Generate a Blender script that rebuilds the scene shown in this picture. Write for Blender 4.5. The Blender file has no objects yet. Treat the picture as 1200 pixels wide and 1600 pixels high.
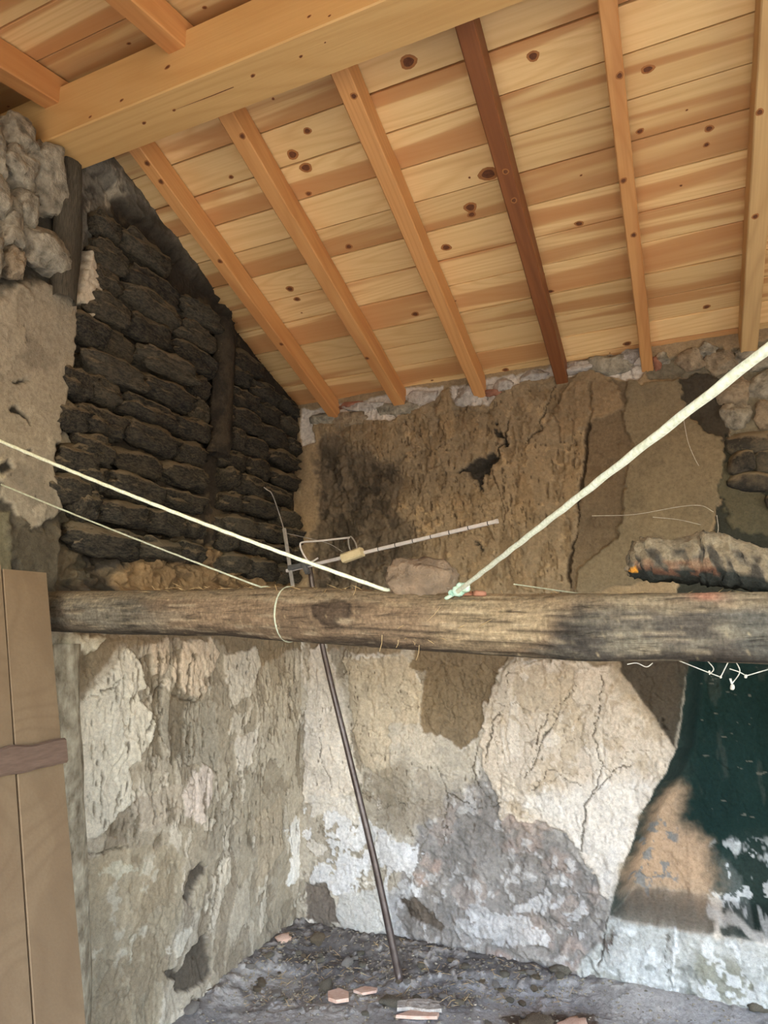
import bpy, bmesh, math, random
import numpy as np
from mathutils import Matrix, Vector, noise as mnoise

random.seed(7)
RNG = np.random.RandomState(11)
SC = bpy.context.scene
COL = SC.collection

# ------------------------------------------------------------------ camera
H = 1.5                                    # eye height
F = 1048.342                               # focal length in pixels of a 1200x1600 frame
M = np.array([[.91618, .08120, -.39244], [.40054, -.15893, .90237], [-.01090, .98394, .17814]])
# room axes: X along the back wall, Y along the left wall (into the room), Z up
u_, s_, vt_ = np.linalg.svd(M); M = u_ @ vt_
CAMP = np.array([0., 0., H])
cam = bpy.data.cameras.new('camera'); camo = bpy.data.objects.new('camera', cam); COL.objects.link(camo)
cam.sensor_fit = 'VERTICAL'; cam.sensor_height = 36.0; cam.lens = F / 1600 * 36.0
cam.clip_start = .02; cam.clip_end = 200
camo.matrix_world = Matrix([[M[i, 0], M[i, 1], -M[i, 2], CAMP[i]] for i in range(3)] + [[0, 0, 0, 1]])
SC.camera = camo

# ------------------------------------------------------------------ sky, sun, exposure
SC.view_settings.view_transform = 'Standard'
SC.view_settings.look = 'None'
SC.view_settings.gamma = 1.0
SC.view_settings.use_curve_mapping = False
SC.view_settings.exposure = 1.12
world = bpy.data.worlds.new('sky'); SC.world = world; world.use_nodes = True
wn = world.node_tree; bg = wn.nodes['Background']
sky = wn.nodes.new('ShaderNodeTexSky'); sky.sky_type = 'NISHITA'; sky.sun_disc = False
sky.sun_elevation = math.radians(48); sky.sun_rotation = math.radians(150); sky.air_density = 1.0
wn.links.new(sky.outputs[0], bg.inputs[0]); bg.inputs[1].default_value = 1.05
sun = bpy.data.lights.new('sun', 'SUN'); sun.energy = 9.6; sun.angle = math.radians(.6); sun.color = (1, .93, .82)
suno = bpy.data.objects.new('sun', sun); COL.objects.link(suno)
# comes in through the doorway behind the camera and falls on the floor there
suno.rotation_euler = Vector((.22, .70, -.80)).to_track_quat('-Z', 'Y').to_euler()
suno.location = (2, -6, 8)
SC.cycles.max_bounces = 8; SC.cycles.diffuse_bounces = 6
SC.cycles.use_denoising = True
SC.cycles.sample_clamp_indirect = 6

# ------------------------------------------------------------------ dimensions
XL, YB = -1.935, 3.279                     # left wall, back wall
XR, YF = 2.6, -1.3                         # right wall, front wall
TH = math.radians(19.6); T = math.tan(TH)  # pitch of the far roof slope
TH2 = math.radians(12.0); T2 = math.tan(TH2)
ZE = 2.7214                                # underside of the rafters at the back wall
RH = .104                                  # rafter depth
DV = RH / math.cos(TH)
YRIDGE = 1.50
def rafter_z(y): return ZE + T * (YB - y)
ZR = rafter_z(YRIDGE)
def board_z(y):
    return rafter_z(y) + DV if y >= YRIDGE else ZR + DV - T2 * (YRIDGE - y)

def on(u, v, ax, val):
    d = M @ np.array([u - 600., 800. - v, F]); return CAMP + d * (val - CAMP[ax]) / d[ax]
def on_roof(u, v, off):
    d = M @ np.array([u - 600., 800. - v, F])
    t = (ZE + off + T * YB - H) / (d[2] + T * d[1]); return CAMP + d * t
def at_depth(u, v, dep):
    return CAMP + M @ np.array([u - 600., 800. - v, F]) * dep / F
def V(p): return Vector((float(p[0]), float(p[1]), float(p[2])))

# ------------------------------------------------------------------ numpy noise
def _hash(ix, iy, seed):
    h = (ix.astype(np.int64) * 374761393 + iy.astype(np.int64) * 668265263 + seed * 1442695041) & 0xFFFFFFFF
    h = ((h ^ (h >> 13)) * 1274126177) & 0xFFFFFFFF
    h = ((h ^ (h >> 16)) * 2246822519) & 0xFFFFFFFF
    return ((h ^ (h >> 15)) & 0xFFFFFF) / float(0xFFFFFF)
def vnoise(x, y, seed=0):
    ix = np.floor(x); iy = np.floor(y); fx = x - ix; fy = y - iy
    fx = fx * fx * fx * (fx * (fx * 6 - 15) + 10); fy = fy * fy * fy * (fy * (fy * 6 - 15) + 10)
    ix = ix.astype(np.int64); iy = iy.astype(np.int64)
    a = _hash(ix, iy, seed); b = _hash(ix + 1, iy, seed); c = _hash(ix, iy + 1, seed); d = _hash(ix + 1, iy + 1, seed)
    return (a + (b - a) * fx) * (1 - fy) + (c + (d - c) * fx) * fy
def fbm(x, y, octs=4, seed=0, gain=.5):
    s = np.zeros_like(x); a = 1.; n = 0.
    for o in range(octs):
        s += a * (vnoise(x * 2 ** o + 17.3 * o, y * 2 ** o - 9.1 * o, seed + o) * 2 - 1); n += a; a *= gain
    return s / n                            # about -1..1
def worley(x, y, seed=0):
    ix = np.floor(x).astype(np.int64); iy = np.floor(y).astype(np.int64)
    f1 = np.full(x.shape, 9.); f2 = np.full(x.shape, 9.); idn = np.zeros(x.shape)
    for dx in (-1, 0, 1):
        for dy in (-1, 0, 1):
            cx = ix + dx; cy = iy + dy
            px = cx + .15 + .7 * _hash(cx, cy, seed); py = cy + .15 + .7 * _hash(cx, cy, seed + 5)
            d = np.hypot(px - x, py - y)
            lt = d < f1
            f2 = np.where(lt, f1, np.minimum(f2, d)); idn = np.where(lt, _hash(cx, cy, seed + 9), idn); f1 = np.where(lt, d, f1)
    return f1, f2, idn
def sst(a, b, x):
    t = np.clip((x - a) / (b - a + 1e-12), 0, 1); return t * t * (3 - 2 * t)
def lin(*c):
    c = np.array(c, float) / 255.
    return np.where(c <= .04045, c / 12.92, ((c + .055) / 1.055) ** 2.4)

# ------------------------------------------------------------------ mesh helpers
def mesh_np(name, verts, quads, smooth=True, col=None):
    me = bpy.data.meshes.new(name)
    verts = np.asarray(verts, np.float32); quads = np.asarray(quads, np.int32)
    me.vertices.add(len(verts)); me.vertices.foreach_set('co', verts.ravel())
    k = quads.shape[1]
    me.loops.add(quads.size); me.loops.foreach_set('vertex_index', quads.ravel())
    me.polygons.add(len(quads)); me.polygons.foreach_set('loop_start', np.arange(0, quads.size, k, dtype=np.int32))
    try: me.polygons.foreach_set('loop_total', np.full(len(quads), k, np.int32))
    except Exception: pass
    me.polygons.foreach_set('use_smooth', np.full(len(quads), smooth))
    me.update(calc_edges=True)
    if col is not None:
        at = me.color_attributes.new('Col', 'FLOAT_COLOR', 'POINT')
        rgba = np.ones((len(verts), 4), np.float32); rgba[:, :3] = np.clip(col, 0, 1)
        at.data.foreach_set('color', rgba.ravel())
    return me
def grid_quads(nu, nv, closed_v=False, flip=False):
    i = np.arange(nu - 1)[:, None]; j = np.arange(nv if closed_v else nv - 1)[None, :]
    a = i * nv + j; b = (i + 1) * nv + j; j2 = (j + 1) % nv
    c = (i + 1) * nv + j2; d = i * nv + j2
    q = np.stack([a, b, c, d], -1).reshape(-1, 4)
    return q[:, ::-1] if flip else q
def link(name, me, mat=None, parent=None, mw=None):
    o = bpy.data.objects.new(name, me); COL.objects.link(o)
    if mat is not None and me is not None:
        for m_ in (mat if isinstance(mat, (list, tuple)) else [mat]): me.materials.append(m_)
    if parent is not None: o.parent = parent
    if mw is not None: o.matrix_world = mw
    return o
def tag(o, label=None, cat=None, group=None, kind=None):
    if label: o['label'] = label
    if cat: o['category'] = cat
    if group: o['group'] = group
    if kind: o['kind'] = kind
    return o
def empty(name, loc):
    o = bpy.data.objects.new(name, None); COL.objects.link(o); o.location = loc; o.empty_display_size = .05
    return o
def child(name, me, mat, parent):
    """mesh in world coordinates, made a part of an Empty or mesh that has only a location"""
    o = link(name, me, mat, parent)
    o.matrix_parent_inverse = Matrix.Translation(-Vector(parent.location))
    return o
def bm_mesh(name, bm, smooth=False):
    me = bpy.data.meshes.new(name); bm.normal_update(); bm.to_mesh(me); bm.free()
    if smooth:
        me.polygons.foreach_set('use_smooth', np.full(len(me.polygons), True))
    return me
def tube_me(name, pts, rad, n=8, twist=0., lob=0., jitter=0.):
    """a tube along points; lob/twist give a laid rope its strands"""
    P = [V(p) for p in pts]; rads = rad if hasattr(rad, '__len__') else [rad] * len(P)
    vs = []; up = Vector((0, 0, 1)); prev = None
    for i, p in enumerate(P):
        t = (P[min(i + 1, len(P) - 1)] - P[max(i - 1, 0)]).normalized()
        if prev is None:
            a = t.cross(up if abs(t.z) < .9 else Vector((1, 0, 0))).normalized()
        else:
            a = (prev - t * prev.dot(t)).normalized()
        prev = a; b = t.cross(a)
        for k in range(n):
            th = 2 * math.pi * k / n
            r = rads[i] * (1 + lob * math.cos(3 * th + twist * i)) + (random.uniform(-jitter, jitter) if jitter else 0)
            vs.append(p + (a * math.cos(th) + b * math.sin(th)) * r)
    q = grid_quads(len(P), n, True)
    nv = len(vs)
    me = bpy.data.meshes.new(name)
    faces = [tuple(int(x) for x in f) for f in q] + [tuple(range(n))[::-1], tuple(range(nv - n, nv))]
    me.from_pydata([tuple(v) for v in vs], [], faces)
    me.polygons.foreach_set('use_smooth', np.full(len(me.polygons), True)); me.update()
    return me
def lerp_pts(a, b, n, sag=0.):
    a = np.array(a, float); b = np.array(b, float)
    return [a + (b - a) * t - np.array([0, 0, sag * 4 * t * (1 - t)]) for t in np.linspace(0, 1, n)]
def smooth_path(ctrl, n):
    """Catmull-Rom through control points"""
    C = [np.array(c, float) for c in ctrl]; C = [2 * C[0] - C[1]] + C + [2 * C[-1] - C[-2]]
    out = []
    for i in range(1, len(C) - 2):
        for t in np.linspace(0, 1, n, endpoint=False):
            a, b, c, d = C[i - 1], C[i], C[i + 1], C[i + 2]
            out.append(.5 * (2 * b + (c - a) * t + (2 * a - 5 * b + 4 * c - d) * t * t + (3 * b - a - 3 * c + d) * t ** 3))
    out.append(C[-2]); return out
def box_bm(bm, lo, hi, mat=0):
    x0, y0, z0 = lo; x1, y1, z1 = hi
    v = [bm.verts.new(p) for p in [(x0, y0, z0), (x1, y0, z0), (x1, y1, z0), (x0, y1, z0), (x0, y0, z1), (x1, y0, z1), (x1, y1, z1), (x0, y1, z1)]]
    for f in [(0, 3, 2, 1), (4, 5, 6, 7), (0, 1, 5, 4), (1, 2, 6, 5), (2, 3, 7, 6), (3, 0, 4, 7)]:
        bm.faces.new([v[i] for i in f]).material_index = mat
def chamfer_bar(bm, L, w, d, c=.003, mat=0, nseg=1, warp=0.):
    """bar centred on the origin, grain along local x, chamfered long edges"""
    prof = [(-w / 2 + c, -d / 2), (w / 2 - c, -d / 2), (w / 2, -d / 2 + c), (w / 2, d / 2 - c), (w / 2 - c, d / 2), (-w / 2 + c, d / 2), (-w / 2, d / 2 - c), (-w / 2, -d / 2 + c)]
    rings = []
    for i in range(nseg + 1):
        x = -L / 2 + L * i / nseg
        dy = random.uniform(-warp, warp); dz = random.uniform(-warp, warp)
        rings.append([bm.verts.new((x, p[0] + dy, p[1] + dz)) for p in prof])
    for i in range(nseg):
        for k in range(8):
            k2 = (k + 1) % 8
            bm.faces.new([rings[i][k], rings[i][k2], rings[i + 1][k2], rings[i + 1][k]]).material_index = mat
    bm.faces.new(rings[0]).material_index = mat
    bm.faces.new(rings[-1][::-1]).material_index = mat
    bmesh.ops.recalc_face_normals(bm, faces=bm.faces[:])

def knot_disc(bm, centre, ex, ey, nrm, rx, ry, ang, mats=(1, 2), n=12):
    """an oval knot: dark rim and paler heart, a hair proud of the wood, part of the wood's own mesh"""
    c = Vector(centre); ex = Vector(ex); ey = Vector(ey); nrm = Vector(nrm)
    ca, sa = math.cos(ang), math.sin(ang)
    def ring(k, h):
        out = []
        for i in range(n):
            t = 2 * math.pi * i / n; a = rx * k * math.cos(t) * (1 + .12 * math.sin(3 * t + rx * 900)); b = ry * k * math.sin(t)
            out.append(bm.verts.new(c + ex * (a * ca - b * sa) + ey * (a * sa + b * ca) + nrm * h))
        return out
    r0 = ring(1.0, .0004); r1 = ring(.62, .0009); cv = bm.verts.new(c + nrm * .0007)
    for i in range(n):
        j = (i + 1) % n
        bm.faces.new([r0[i], r0[j], r1[j], r1[i]]).material_index = mats[0]
        bm.faces.new([r1[i], r1[j], cv]).material_index = mats[1]

# ------------------------------------------------------------------ materials
def nodes(name):
    m = bpy.data.materials.new(name); m.use_nodes = True; nt = m.node_tree
    return m, nt, nt.nodes['Principled BSDF']
def N(nt, typ, **kw):
    n = nt.nodes.new(typ)
    for k, v in kw.items():
        if k.startswith('i_'): n.inputs[int(k[2:]) if k[2:].isdigit() else k[2:].replace('_', ' ')].default_value = v
        else: setattr(n, k, v)
    return n
def mixc(nt, fac, a, b, mode='MIX'):
    m = nt.nodes.new('ShaderNodeMix'); m.data_type = 'RGBA'; m.blend_type = mode
    for sock, val in ((m.inputs[0], fac), (m.inputs[6], a), (m.inputs[7], b)):
        if hasattr(val, 'links') or isinstance(val, bpy.types.NodeSocket): nt.links.new(val, sock)
        elif isinstance(val, (int, float)): sock.default_value = val
        else: sock.default_value = (*val, 1) if len(val) == 3 else val
    return m.outputs[2]
def ramp(nt, fac, stops):
    r = nt.nodes.new('ShaderNodeValToRGB'); e = r.color_ramp.elements
    while len(e) < len(stops): e.new(.5)
    for el, (p, c) in zip(e, stops):
        el.position = p; el.color = (*c, 1) if len(c) == 3 else c
    nt.links.new(fac, r.inputs[0]); return r.outputs[0]
g3 = lambda v: (v, v, v)
def coords(nt, scale=(1, 1, 1), kind='Object', rand=True):
    tc = N(nt, 'ShaderNodeTexCoord'); src = tc.outputs[kind]
    if rand:
        oi = N(nt, 'ShaderNodeObjectInfo'); mu = N(nt, 'ShaderNodeVectorMath', operation='SCALE'); mu.inputs[0].default_value = (31, 17, 23)
        nt.links.new(oi.outputs['Random'], mu.inputs['Scale'])
        ad = N(nt, 'ShaderNodeVectorMath', operation='ADD'); nt.links.new(src, ad.inputs[0]); nt.links.new(mu.outputs[0], ad.inputs[1]); src = ad.outputs[0]
    mp = N(nt, 'ShaderNodeMapping'); mp.inputs['Scale'].default_value = scale; nt.links.new(src, mp.inputs[0])
    return mp.outputs[0]
def noise_tex(nt, vec, scale, detail=4, rough=.55, dist=0):
    n = N(nt, 'ShaderNodeTexNoise'); n.inputs['Scale'].default_value = scale; n.inputs['Detail'].default_value = detail
    n.inputs['Roughness'].default_value = rough; n.inputs['Distortion'].default_value = dist
    nt.links.new(vec, n.inputs['Vector']); return n.outputs['Fac']
def bump(nt, bsdf, hgt, strength, dist):
    b = N(nt, 'ShaderNodeBump'); b.inputs['Strength'].default_value = strength; b.inputs['Distance'].default_value = dist
    nt.links.new(hgt, b.inputs['Height']); nt.links.new(b.outputs[0], bsdf.inputs['Normal'])

def wall_material(name, fine=70., lo=.72, hi=1.22, bstr=.55, bdist=.006):
    m, nt, b = nodes(name)
    at = N(nt, 'ShaderNodeAttribute', attribute_name='Col')
    co = coords(nt, rand=False)
    n1 = noise_tex(nt, co, fine, 6, .65); n2 = noise_tex(nt, co, fine * 4.5, 3, .6)
    r1 = ramp(nt, n1, [(.25, g3(lo)), (.75, g3(hi))])
    c = mixc(nt, 1.0, at.outputs['Color'], r1, 'MULTIPLY')
    # pits and flecks
    r2 = ramp(nt, n2, [(.30, g3(.45)), (.42, g3(1.0)), (.66, g3(1.0)), (.74, g3(1.25))])
    c = mixc(nt, .8, c, r2, 'MULTIPLY')
    nt.links.new(c, b.inputs['Base Color']); b.inputs['Roughness'].default_value = .93; b.inputs['Specular IOR Level'].default_value = .15
    mx = N(nt, 'ShaderNodeMath', operation='MULTIPLY_ADD'); nt.links.new(n2, mx.inputs[0]); mx.inputs[1].default_value = .35; nt.links.new(n1, mx.inputs[2])
    bump(nt, b, mx.outputs[0], bstr, bdist)
    return m
def wood_material(name, light, dark, heart, heart_amt=.6, rough=.55, gscale=1.0, vary=.18):
    m, nt, b = nodes(name)
    co = coords(nt, (1, 1, 1))
    st = N(nt, 'ShaderNodeMapping'); st.inputs['Scale'].default_value = (.45, 8 * gscale, 8 * gscale); nt.links.new(co, st.inputs[0])
    big = noise_tex(nt, st.outputs[0], 1.0, 2, .5, .3)
    # growth rings: contour lines of a slow noise drawn out along the grain
    s2 = N(nt, 'ShaderNodeMapping'); s2.inputs['Scale'].default_value = (.32, 4.2 * gscale, 4.2 * gscale); nt.links.new(co, s2.inputs[0])
    slow = noise_tex(nt, s2.outputs[0], 1.0, 1.5, .45, .15)
    mu = N(nt, 'ShaderNodeMath', operation='MULTIPLY'); nt.links.new(slow, mu.inputs[0]); mu.inputs[1].default_value = 24.
    pp = N(nt, 'ShaderNodeMath', operation='PINGPONG'); nt.links.new(mu.outputs[0], pp.inputs[0]); pp.inputs[1].default_value = .5
    ring = N(nt, 'ShaderNodeMath', operation='MULTIPLY'); nt.links.new(pp.outputs[0], ring.inputs[0]); ring.inputs[1].default_value = 2.
    s3 = N(nt, 'ShaderNodeMapping'); s3.inputs['Scale'].default_value = (3.2, 120, 120); nt.links.new(co, s3.inputs[0])
    fib = noise_tex(nt, s3.outputs[0], 1.0, 3, .6)
    base = mixc(nt, ramp(nt, ring.outputs[0], [(.45, g3(0)), (1., g3(.42))]), light, dark)
    base = mixc(nt, ramp(nt, fib, [(.35, g3(.0)), (.75, g3(.40))]), base, dark)
    base = mixc(nt, ramp(nt, big, [(.52, g3(0)), (.565, g3(heart_amt * .8)), (.66, g3(heart_amt))]), base, heart)
    oi = N(nt, 'ShaderNodeObjectInfo')
    vr = ramp(nt, oi.outputs['Random'], [(0, (1 - vary, 1 - vary * 1.1, 1 - vary * 1.3)), (1, (1 + vary * .6, 1 + vary * .5, 1 + vary * .4))])
    base = mixc(nt, 1.0, base, vr, 'MULTIPLY')
    nt.links.new(base, b.inputs['Base Color']); b.inputs['Roughness'].default_value = rough; b.inputs['Specular IOR Level'].default_value = .3
    bump(nt, b, fib, .25, .002)
    return m
def plain_noise_material(name, a, c, scale=25., rough=.85, metal=0., bstr=.3, bdist=.004, stretch=(1, 1, 1), spec=.3):
    m, nt, b = nodes(name)
    co = coords(nt, stretch)
    n = noise_tex(nt, co, scale, 5, .62)
    nt.links.new(ramp(nt, n, [(.3, a), (.7, c)]), b.inputs['Base Color'])
    b.inputs['Roughness'].default_value = rough; b.inputs['Metallic'].default_value = metal; b.inputs['Specular IOR Level'].default_value = spec
    bump(nt, b, n, bstr, bdist); return m
def soot_material(name, soot, brown, dust, amt=.5):
    """smoke-blackened earth brick: soot, bare brown patches and dust lying on what faces up"""
    m, nt, b = nodes(name)
    co = coords(nt); n1 = noise_tex(nt, co, 3.5, 6, .7); n2 = noise_tex(nt, co, 14, 6, .75)
    c = mixc(nt, ramp(nt, n1, [(.42, g3(0)), (.72, g3(amt))]), soot, brown)
    c = mixc(nt, ramp(nt, n2, [(.44, g3(0)), (.60, g3(.75))]), c, brown)
    ge = N(nt, 'ShaderNodeNewGeometry'); sx = N(nt, 'ShaderNodeSeparateXYZ'); nt.links.new(ge.outputs['Normal'], sx.inputs[0])
    ad = N(nt, 'ShaderNodeMath', operation='MULTIPLY_ADD'); nt.links.new(n2, ad.inputs[0]); ad.inputs[1].default_value = .9; nt.links.new(sx.outputs['Z'], ad.inputs[2])
    c = mixc(nt, ramp(nt, ad.outputs[0], [(.62, g3(0)), (.95, g3(.8))]), c, dust)
    n3 = noise_tex(nt, co, 60, 3, .6)
    c = mixc(nt, ramp(nt, n3, [(.70, g3(0)), (.76, g3(.45))]), c, lin(170, 150, 120))
    nt.links.new(c, b.inputs['Base Color']); b.inputs['Roughness'].default_value = .95; b.inputs['Specular IOR Level'].default_value = .1
    mx = N(nt, 'ShaderNodeMath', operation='MULTIPLY_ADD'); nt.links.new(n2, mx.inputs[0]); mx.inputs[1].default_value = .5; nt.links.new(n1, mx.inputs[2])
    bump(nt, b, mx.outputs[0], .8, .02); return m

MAT = {}
MAT['wall'] = wall_material('wall_plaster')
MAT['floor'] = wall_material('earth_floor', 60, .70, 1.25, .7, .008)
MAT['pine'] = wood_material('pine_board', lin(232, 198, 143), lin(206, 162, 104), lin(188, 132, 82), .85, .6)
MAT['rafter'] = wood_material('pine_rafter', lin(208, 154, 98), lin(184, 128, 74), lin(178, 116, 68), .5, .5, .8, .06)
MAT['rafter_dark'] = wood_material('stained_rafter', lin(140, 88, 52), lin(112, 66, 38), lin(104, 60, 36), .4, .5, .8, .02)
MAT['rafter_grey'] = wood_material('greyed_rafter', lin(206, 170, 118), lin(176, 138, 90), lin(170, 128, 84), .4, .55, .8, .02)
MAT['beam'] = wood_material('spruce_beam', lin(212, 172, 114), lin(194, 148, 90), lin(192, 148, 92), .3, .5, .6, .02)
MAT['knot_rim'] = plain_noise_material('knot_rim', lin(150, 98, 56), lin(172, 116, 68), 60, .6)
MAT['knot'] = plain_noise_material('knot_heart', lin(88, 52, 32), lin(118, 72, 44), 80, .6)
MAT['dark_gap'] = plain_noise_material('roof_underlay', lin(40, 34, 28), lin(55, 47, 38), 10)
MAT['brick'] = soot_material('sooty_adobe', lin(45, 44, 42), lin(90, 82, 69), lin(132, 118, 96), .6)
MAT['brick_pale'] = soot_material('smoked_adobe', lin(62, 59, 53), lin(104, 95, 79), lin(138, 124, 102), .6)
MAT['stone'] = plain_noise_material('limestone', lin(104, 98, 86), lin(178, 168, 148), 26, .92, 0, 1., .02)
MAT['stone_warm'] = plain_noise_material('warm_stone', lin(112, 98, 80), lin(168, 150, 124), 26, .92, 0, 1., .02)
MAT['mortar'] = plain_noise_material('mortar', lin(140, 132, 124), lin(200, 192, 182), 34, .95, 0, 1., .015)
MAT['post'] = plain_noise_material('old_post', lin(58, 54, 46), lin(104, 96, 82), 22, .9, 0, .8, .01, (14, 14, 1.2))
MAT['post_pale'] = plain_noise_material('crusted_post', lin(104, 92, 74), lin(184, 174, 152), 30, .95, 0, 1., .015, (1, 1, .5))
MAT['red_brick'] = plain_noise_material('red_brick', lin(124, 82, 64), lin(164, 116, 94), 30, .9)
MAT['tile_pink'] = plain_noise_material('pale_tile', lin(186, 146, 124), lin(214, 186, 168), 24, .85)
MAT['rope'] = plain_noise_material('rope', lin(196, 200, 170), lin(240, 242, 222), 160, .8, 0, .4, .002)
MAT['rope_green'] = plain_noise_material('green_rope', lin(120, 170, 150), lin(206, 222, 200), 45, .8)
MAT['rope_grey'] = plain_noise_material('grey_rope', lin(150, 152, 130), lin(190, 192, 168), 120, .85)
MAT['alu'] = plain_noise_material('aluminium', lin(200, 192, 188), lin(222, 215, 212), 40, .5, .1, .05, .001)
MAT['alu_dull'] = plain_noise_material('dull_metal', lin(140, 134, 128), lin(176, 170, 164), 50, .5, .2, .1, .002)
MAT['mast'] = plain_noise_material('rusty_pipe', lin(66, 52, 46), lin(98, 88, 84), 16, .36, .45, .1, .001, (1, 1, 1), .6)
MAT['clamp'] = plain_noise_material('grey_plastic', lin(70, 70, 70), lin(98, 98, 98), 30, .6)
MAT['cream'] = plain_noise_material('cream_plastic', lin(196, 178, 138), lin(218, 202, 164), 30, .5)
MAT['black'] = plain_noise_material('black_plastic', lin(26, 24, 22), lin(40, 38, 36), 30, .6)
MAT['straw'] = plain_noise_material('straw', lin(160, 132, 88), lin(206, 180, 132), 60, .85)
MAT['web'] = plain_noise_material('cobweb', lin(170, 164, 150), lin(214, 208, 196), 80, .95)
MAT['ground'] = plain_noise_material('yard_ground', lin(150, 136, 112), lin(178, 164, 140), 3, .95)
MAT['inner'] = plain_noise_material('inner_wall', lin(150, 138, 118), lin(180, 168, 148), 6, .95)
MAT['door'] = wood_material('door_board', lin(120, 100, 76), lin(104, 85, 63), lin(102, 82, 60), .4, .75, .45, .04)
MAT['batten'] = plain_noise_material('door_batten', lin(88, 70, 58), lin(108, 87, 73), 20, .75, 0, .2, .003, (6, 1, 6))
PINE = [MAT['pine'], MAT['knot_rim'], MAT['knot']]

# ------------------------------------------------------------------ painted and carved surfaces
class Surf:
    """a wall or floor as a fine grid: colour and relief per vertex, both fixed to the wall itself"""
    def __init__(self, s, t2d, to_st, base, rough=1.0):
        self.ns, self.nt = t2d.shape
        self.S = np.repeat(s, self.nt); self.T = t2d.ravel(); self.to_st = to_st
        n = self.S.size
        self.c = np.tile(lin(*base), (n, 1)); self.h = np.zeros(n); self.r = np.full(n, rough)
        S, T_ = self.S, self.T
        self.wa = fbm(S * 7, T_ * 7, 3, 21) * .7 + fbm(S * 34, T_ * 34, 3, 41) * .45
        self.wb = fbm(S * 7, T_ * 7, 3, 61) * .7 + fbm(S * 34, T_ * 34, 3, 81) * .45
        self.f3 = fbm(S * 22, T_ * 22, 5, 5, .6)          # texture used to break masks up
        self.f1 = fbm(S * 3, T_ * 3, 4, 15)
        self.fv = fbm(S * 40, T_ * 9, 4, 25)              # upright scratches
    def sd(self, px, warp=.02, plane=None, pad=.12):
        P = np.array([self.to_st(u, v, plane) for u, v in px])
        lo = P.min(0) - pad; hi = P.max(0) + pad
        idx = np.nonzero((self.S > lo[0]) & (self.S < hi[0]) & (self.T > lo[1]) & (self.T < hi[1]))[0]
        x = self.S[idx] + self.wa[idx] * warp * 1.8; y = self.T[idx] + self.wb[idx] * warp * 1.8
        d = np.full(idx.size, 9.); ins = np.zeros(idx.size, bool)
        for k in range(len(P)):
            ax, ay = P[k]; bx, by = P[(k + 1) % len(P)]
            ex, ey = bx - ax, by - ay
            tt = np.clip(((x - ax) * ex + (y - ay) * ey) / (ex * ex + ey * ey + 1e-12), 0, 1)
            d = np.minimum(d, np.hypot(x - ax - tt * ex, y - ay - tt * ey))
            cr = (ay > y) != (by > y)
            with np.errstate(divide='ignore', invalid='ignore'):
                xi = ax + (y - ay) * ex / np.where(ey == 0, 1e-9, ey)
            ins ^= cr & (x < xi)
        return idx, np.where(ins, d, -d) + self.f3[idx] * .35 * min(warp, .03)
    def patch(self, px, col, h=0., soft=.004, warp=.02, rough=None, op=1., brk=0., plane=None, vary=.06, hs=None):
        """brk>0 eats holes in the patch (flaking whitewash)"""
        idx, sd = self.sd(px, warp, plane)
        if brk: sd = sd - brk * (self.f3[idx] * .5 + .5) * .06 * 1.6 + brk * .012
        m = sst(-soft, soft, sd)
        mm = (m * op)[:, None]
        cc = lin(*col)[None, :] * (1 + vary * self.f1[idx])[:, None]
        self.c[idx] = self.c[idx] * (1 - mm) + cc * mm
        hm = m if hs is None else sst(0, hs, sd)
        self.h[idx] += hm * h
        if rough is not None: self.r[idx] = self.r[idx] * (1 - m) + rough * m
        return idx, sd
    def line(self, px, w, col=(40, 36, 30), depth=.012, warp=.012, op=.9, plane=None):
        P = np.array([self.to_st(u, v, plane) for u, v in px]); pad = .06
        lo = P.min(0) - pad; hi = P.max(0) + pad
        idx = np.nonzero((self.S > lo[0]) & (self.S < hi[0]) & (self.T > lo[1]) & (self.T < hi[1]))[0]
        x = self.S[idx] + self.wa[idx] * warp * 2.2; y = self.T[idx] + self.wb[idx] * warp * 2.2; d = np.full(idx.size, 9.)
        for k in range(len(P) - 1):
            ax, ay = P[k]; ex, ey = P[k + 1] - P[k]
            tt = np.clip(((x - ax) * ex + (y - ay) * ey) / (ex * ex + ey * ey + 1e-12), 0, 1)
            d = np.minimum(d, np.hypot(x - ax - tt * ex, y - ay - tt * ey))
        ww = w * .62 * np.clip(1 + 1.5 * self.f1[idx] + .9 * self.f3[idx], .15, 2.)
        m = 1 - sst(ww * .5, ww * 1.1, d)
        self.c[idx] = self.c[idx] * (1 - m * op)[:, None] + lin(*col)[None] * (m * op)[:, None]
        self.h[idx] -= m * depth
    def craze(self, px, scale, w, depth, op=.7, col=(60, 52, 42), thr=.0, seed=3):
        """shrinkage cracks of dried mud inside an outline"""
        idx, sd = self.sd(px, .03)
        x = self.S[idx] + self.wa[idx] * .03; y = self.T[idx] + self.wb[idx] * .03
        f1, f2, _ = worley(x * scale, y * scale, seed)
        gate = sst(thr, thr + .25, fbm(x * 3.3, y * 3.3, 3, seed + 7) + .1)
        m = (1 - sst(w * .4, w, (f2 - f1) / scale)) * sst(0, .03, sd) * gate
        self.c[idx] = self.c[idx] * (1 - m * op)[:, None] + lin(*col)[None] * (m * op)[:, None]
        self.h[idx] -= m * depth
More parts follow.
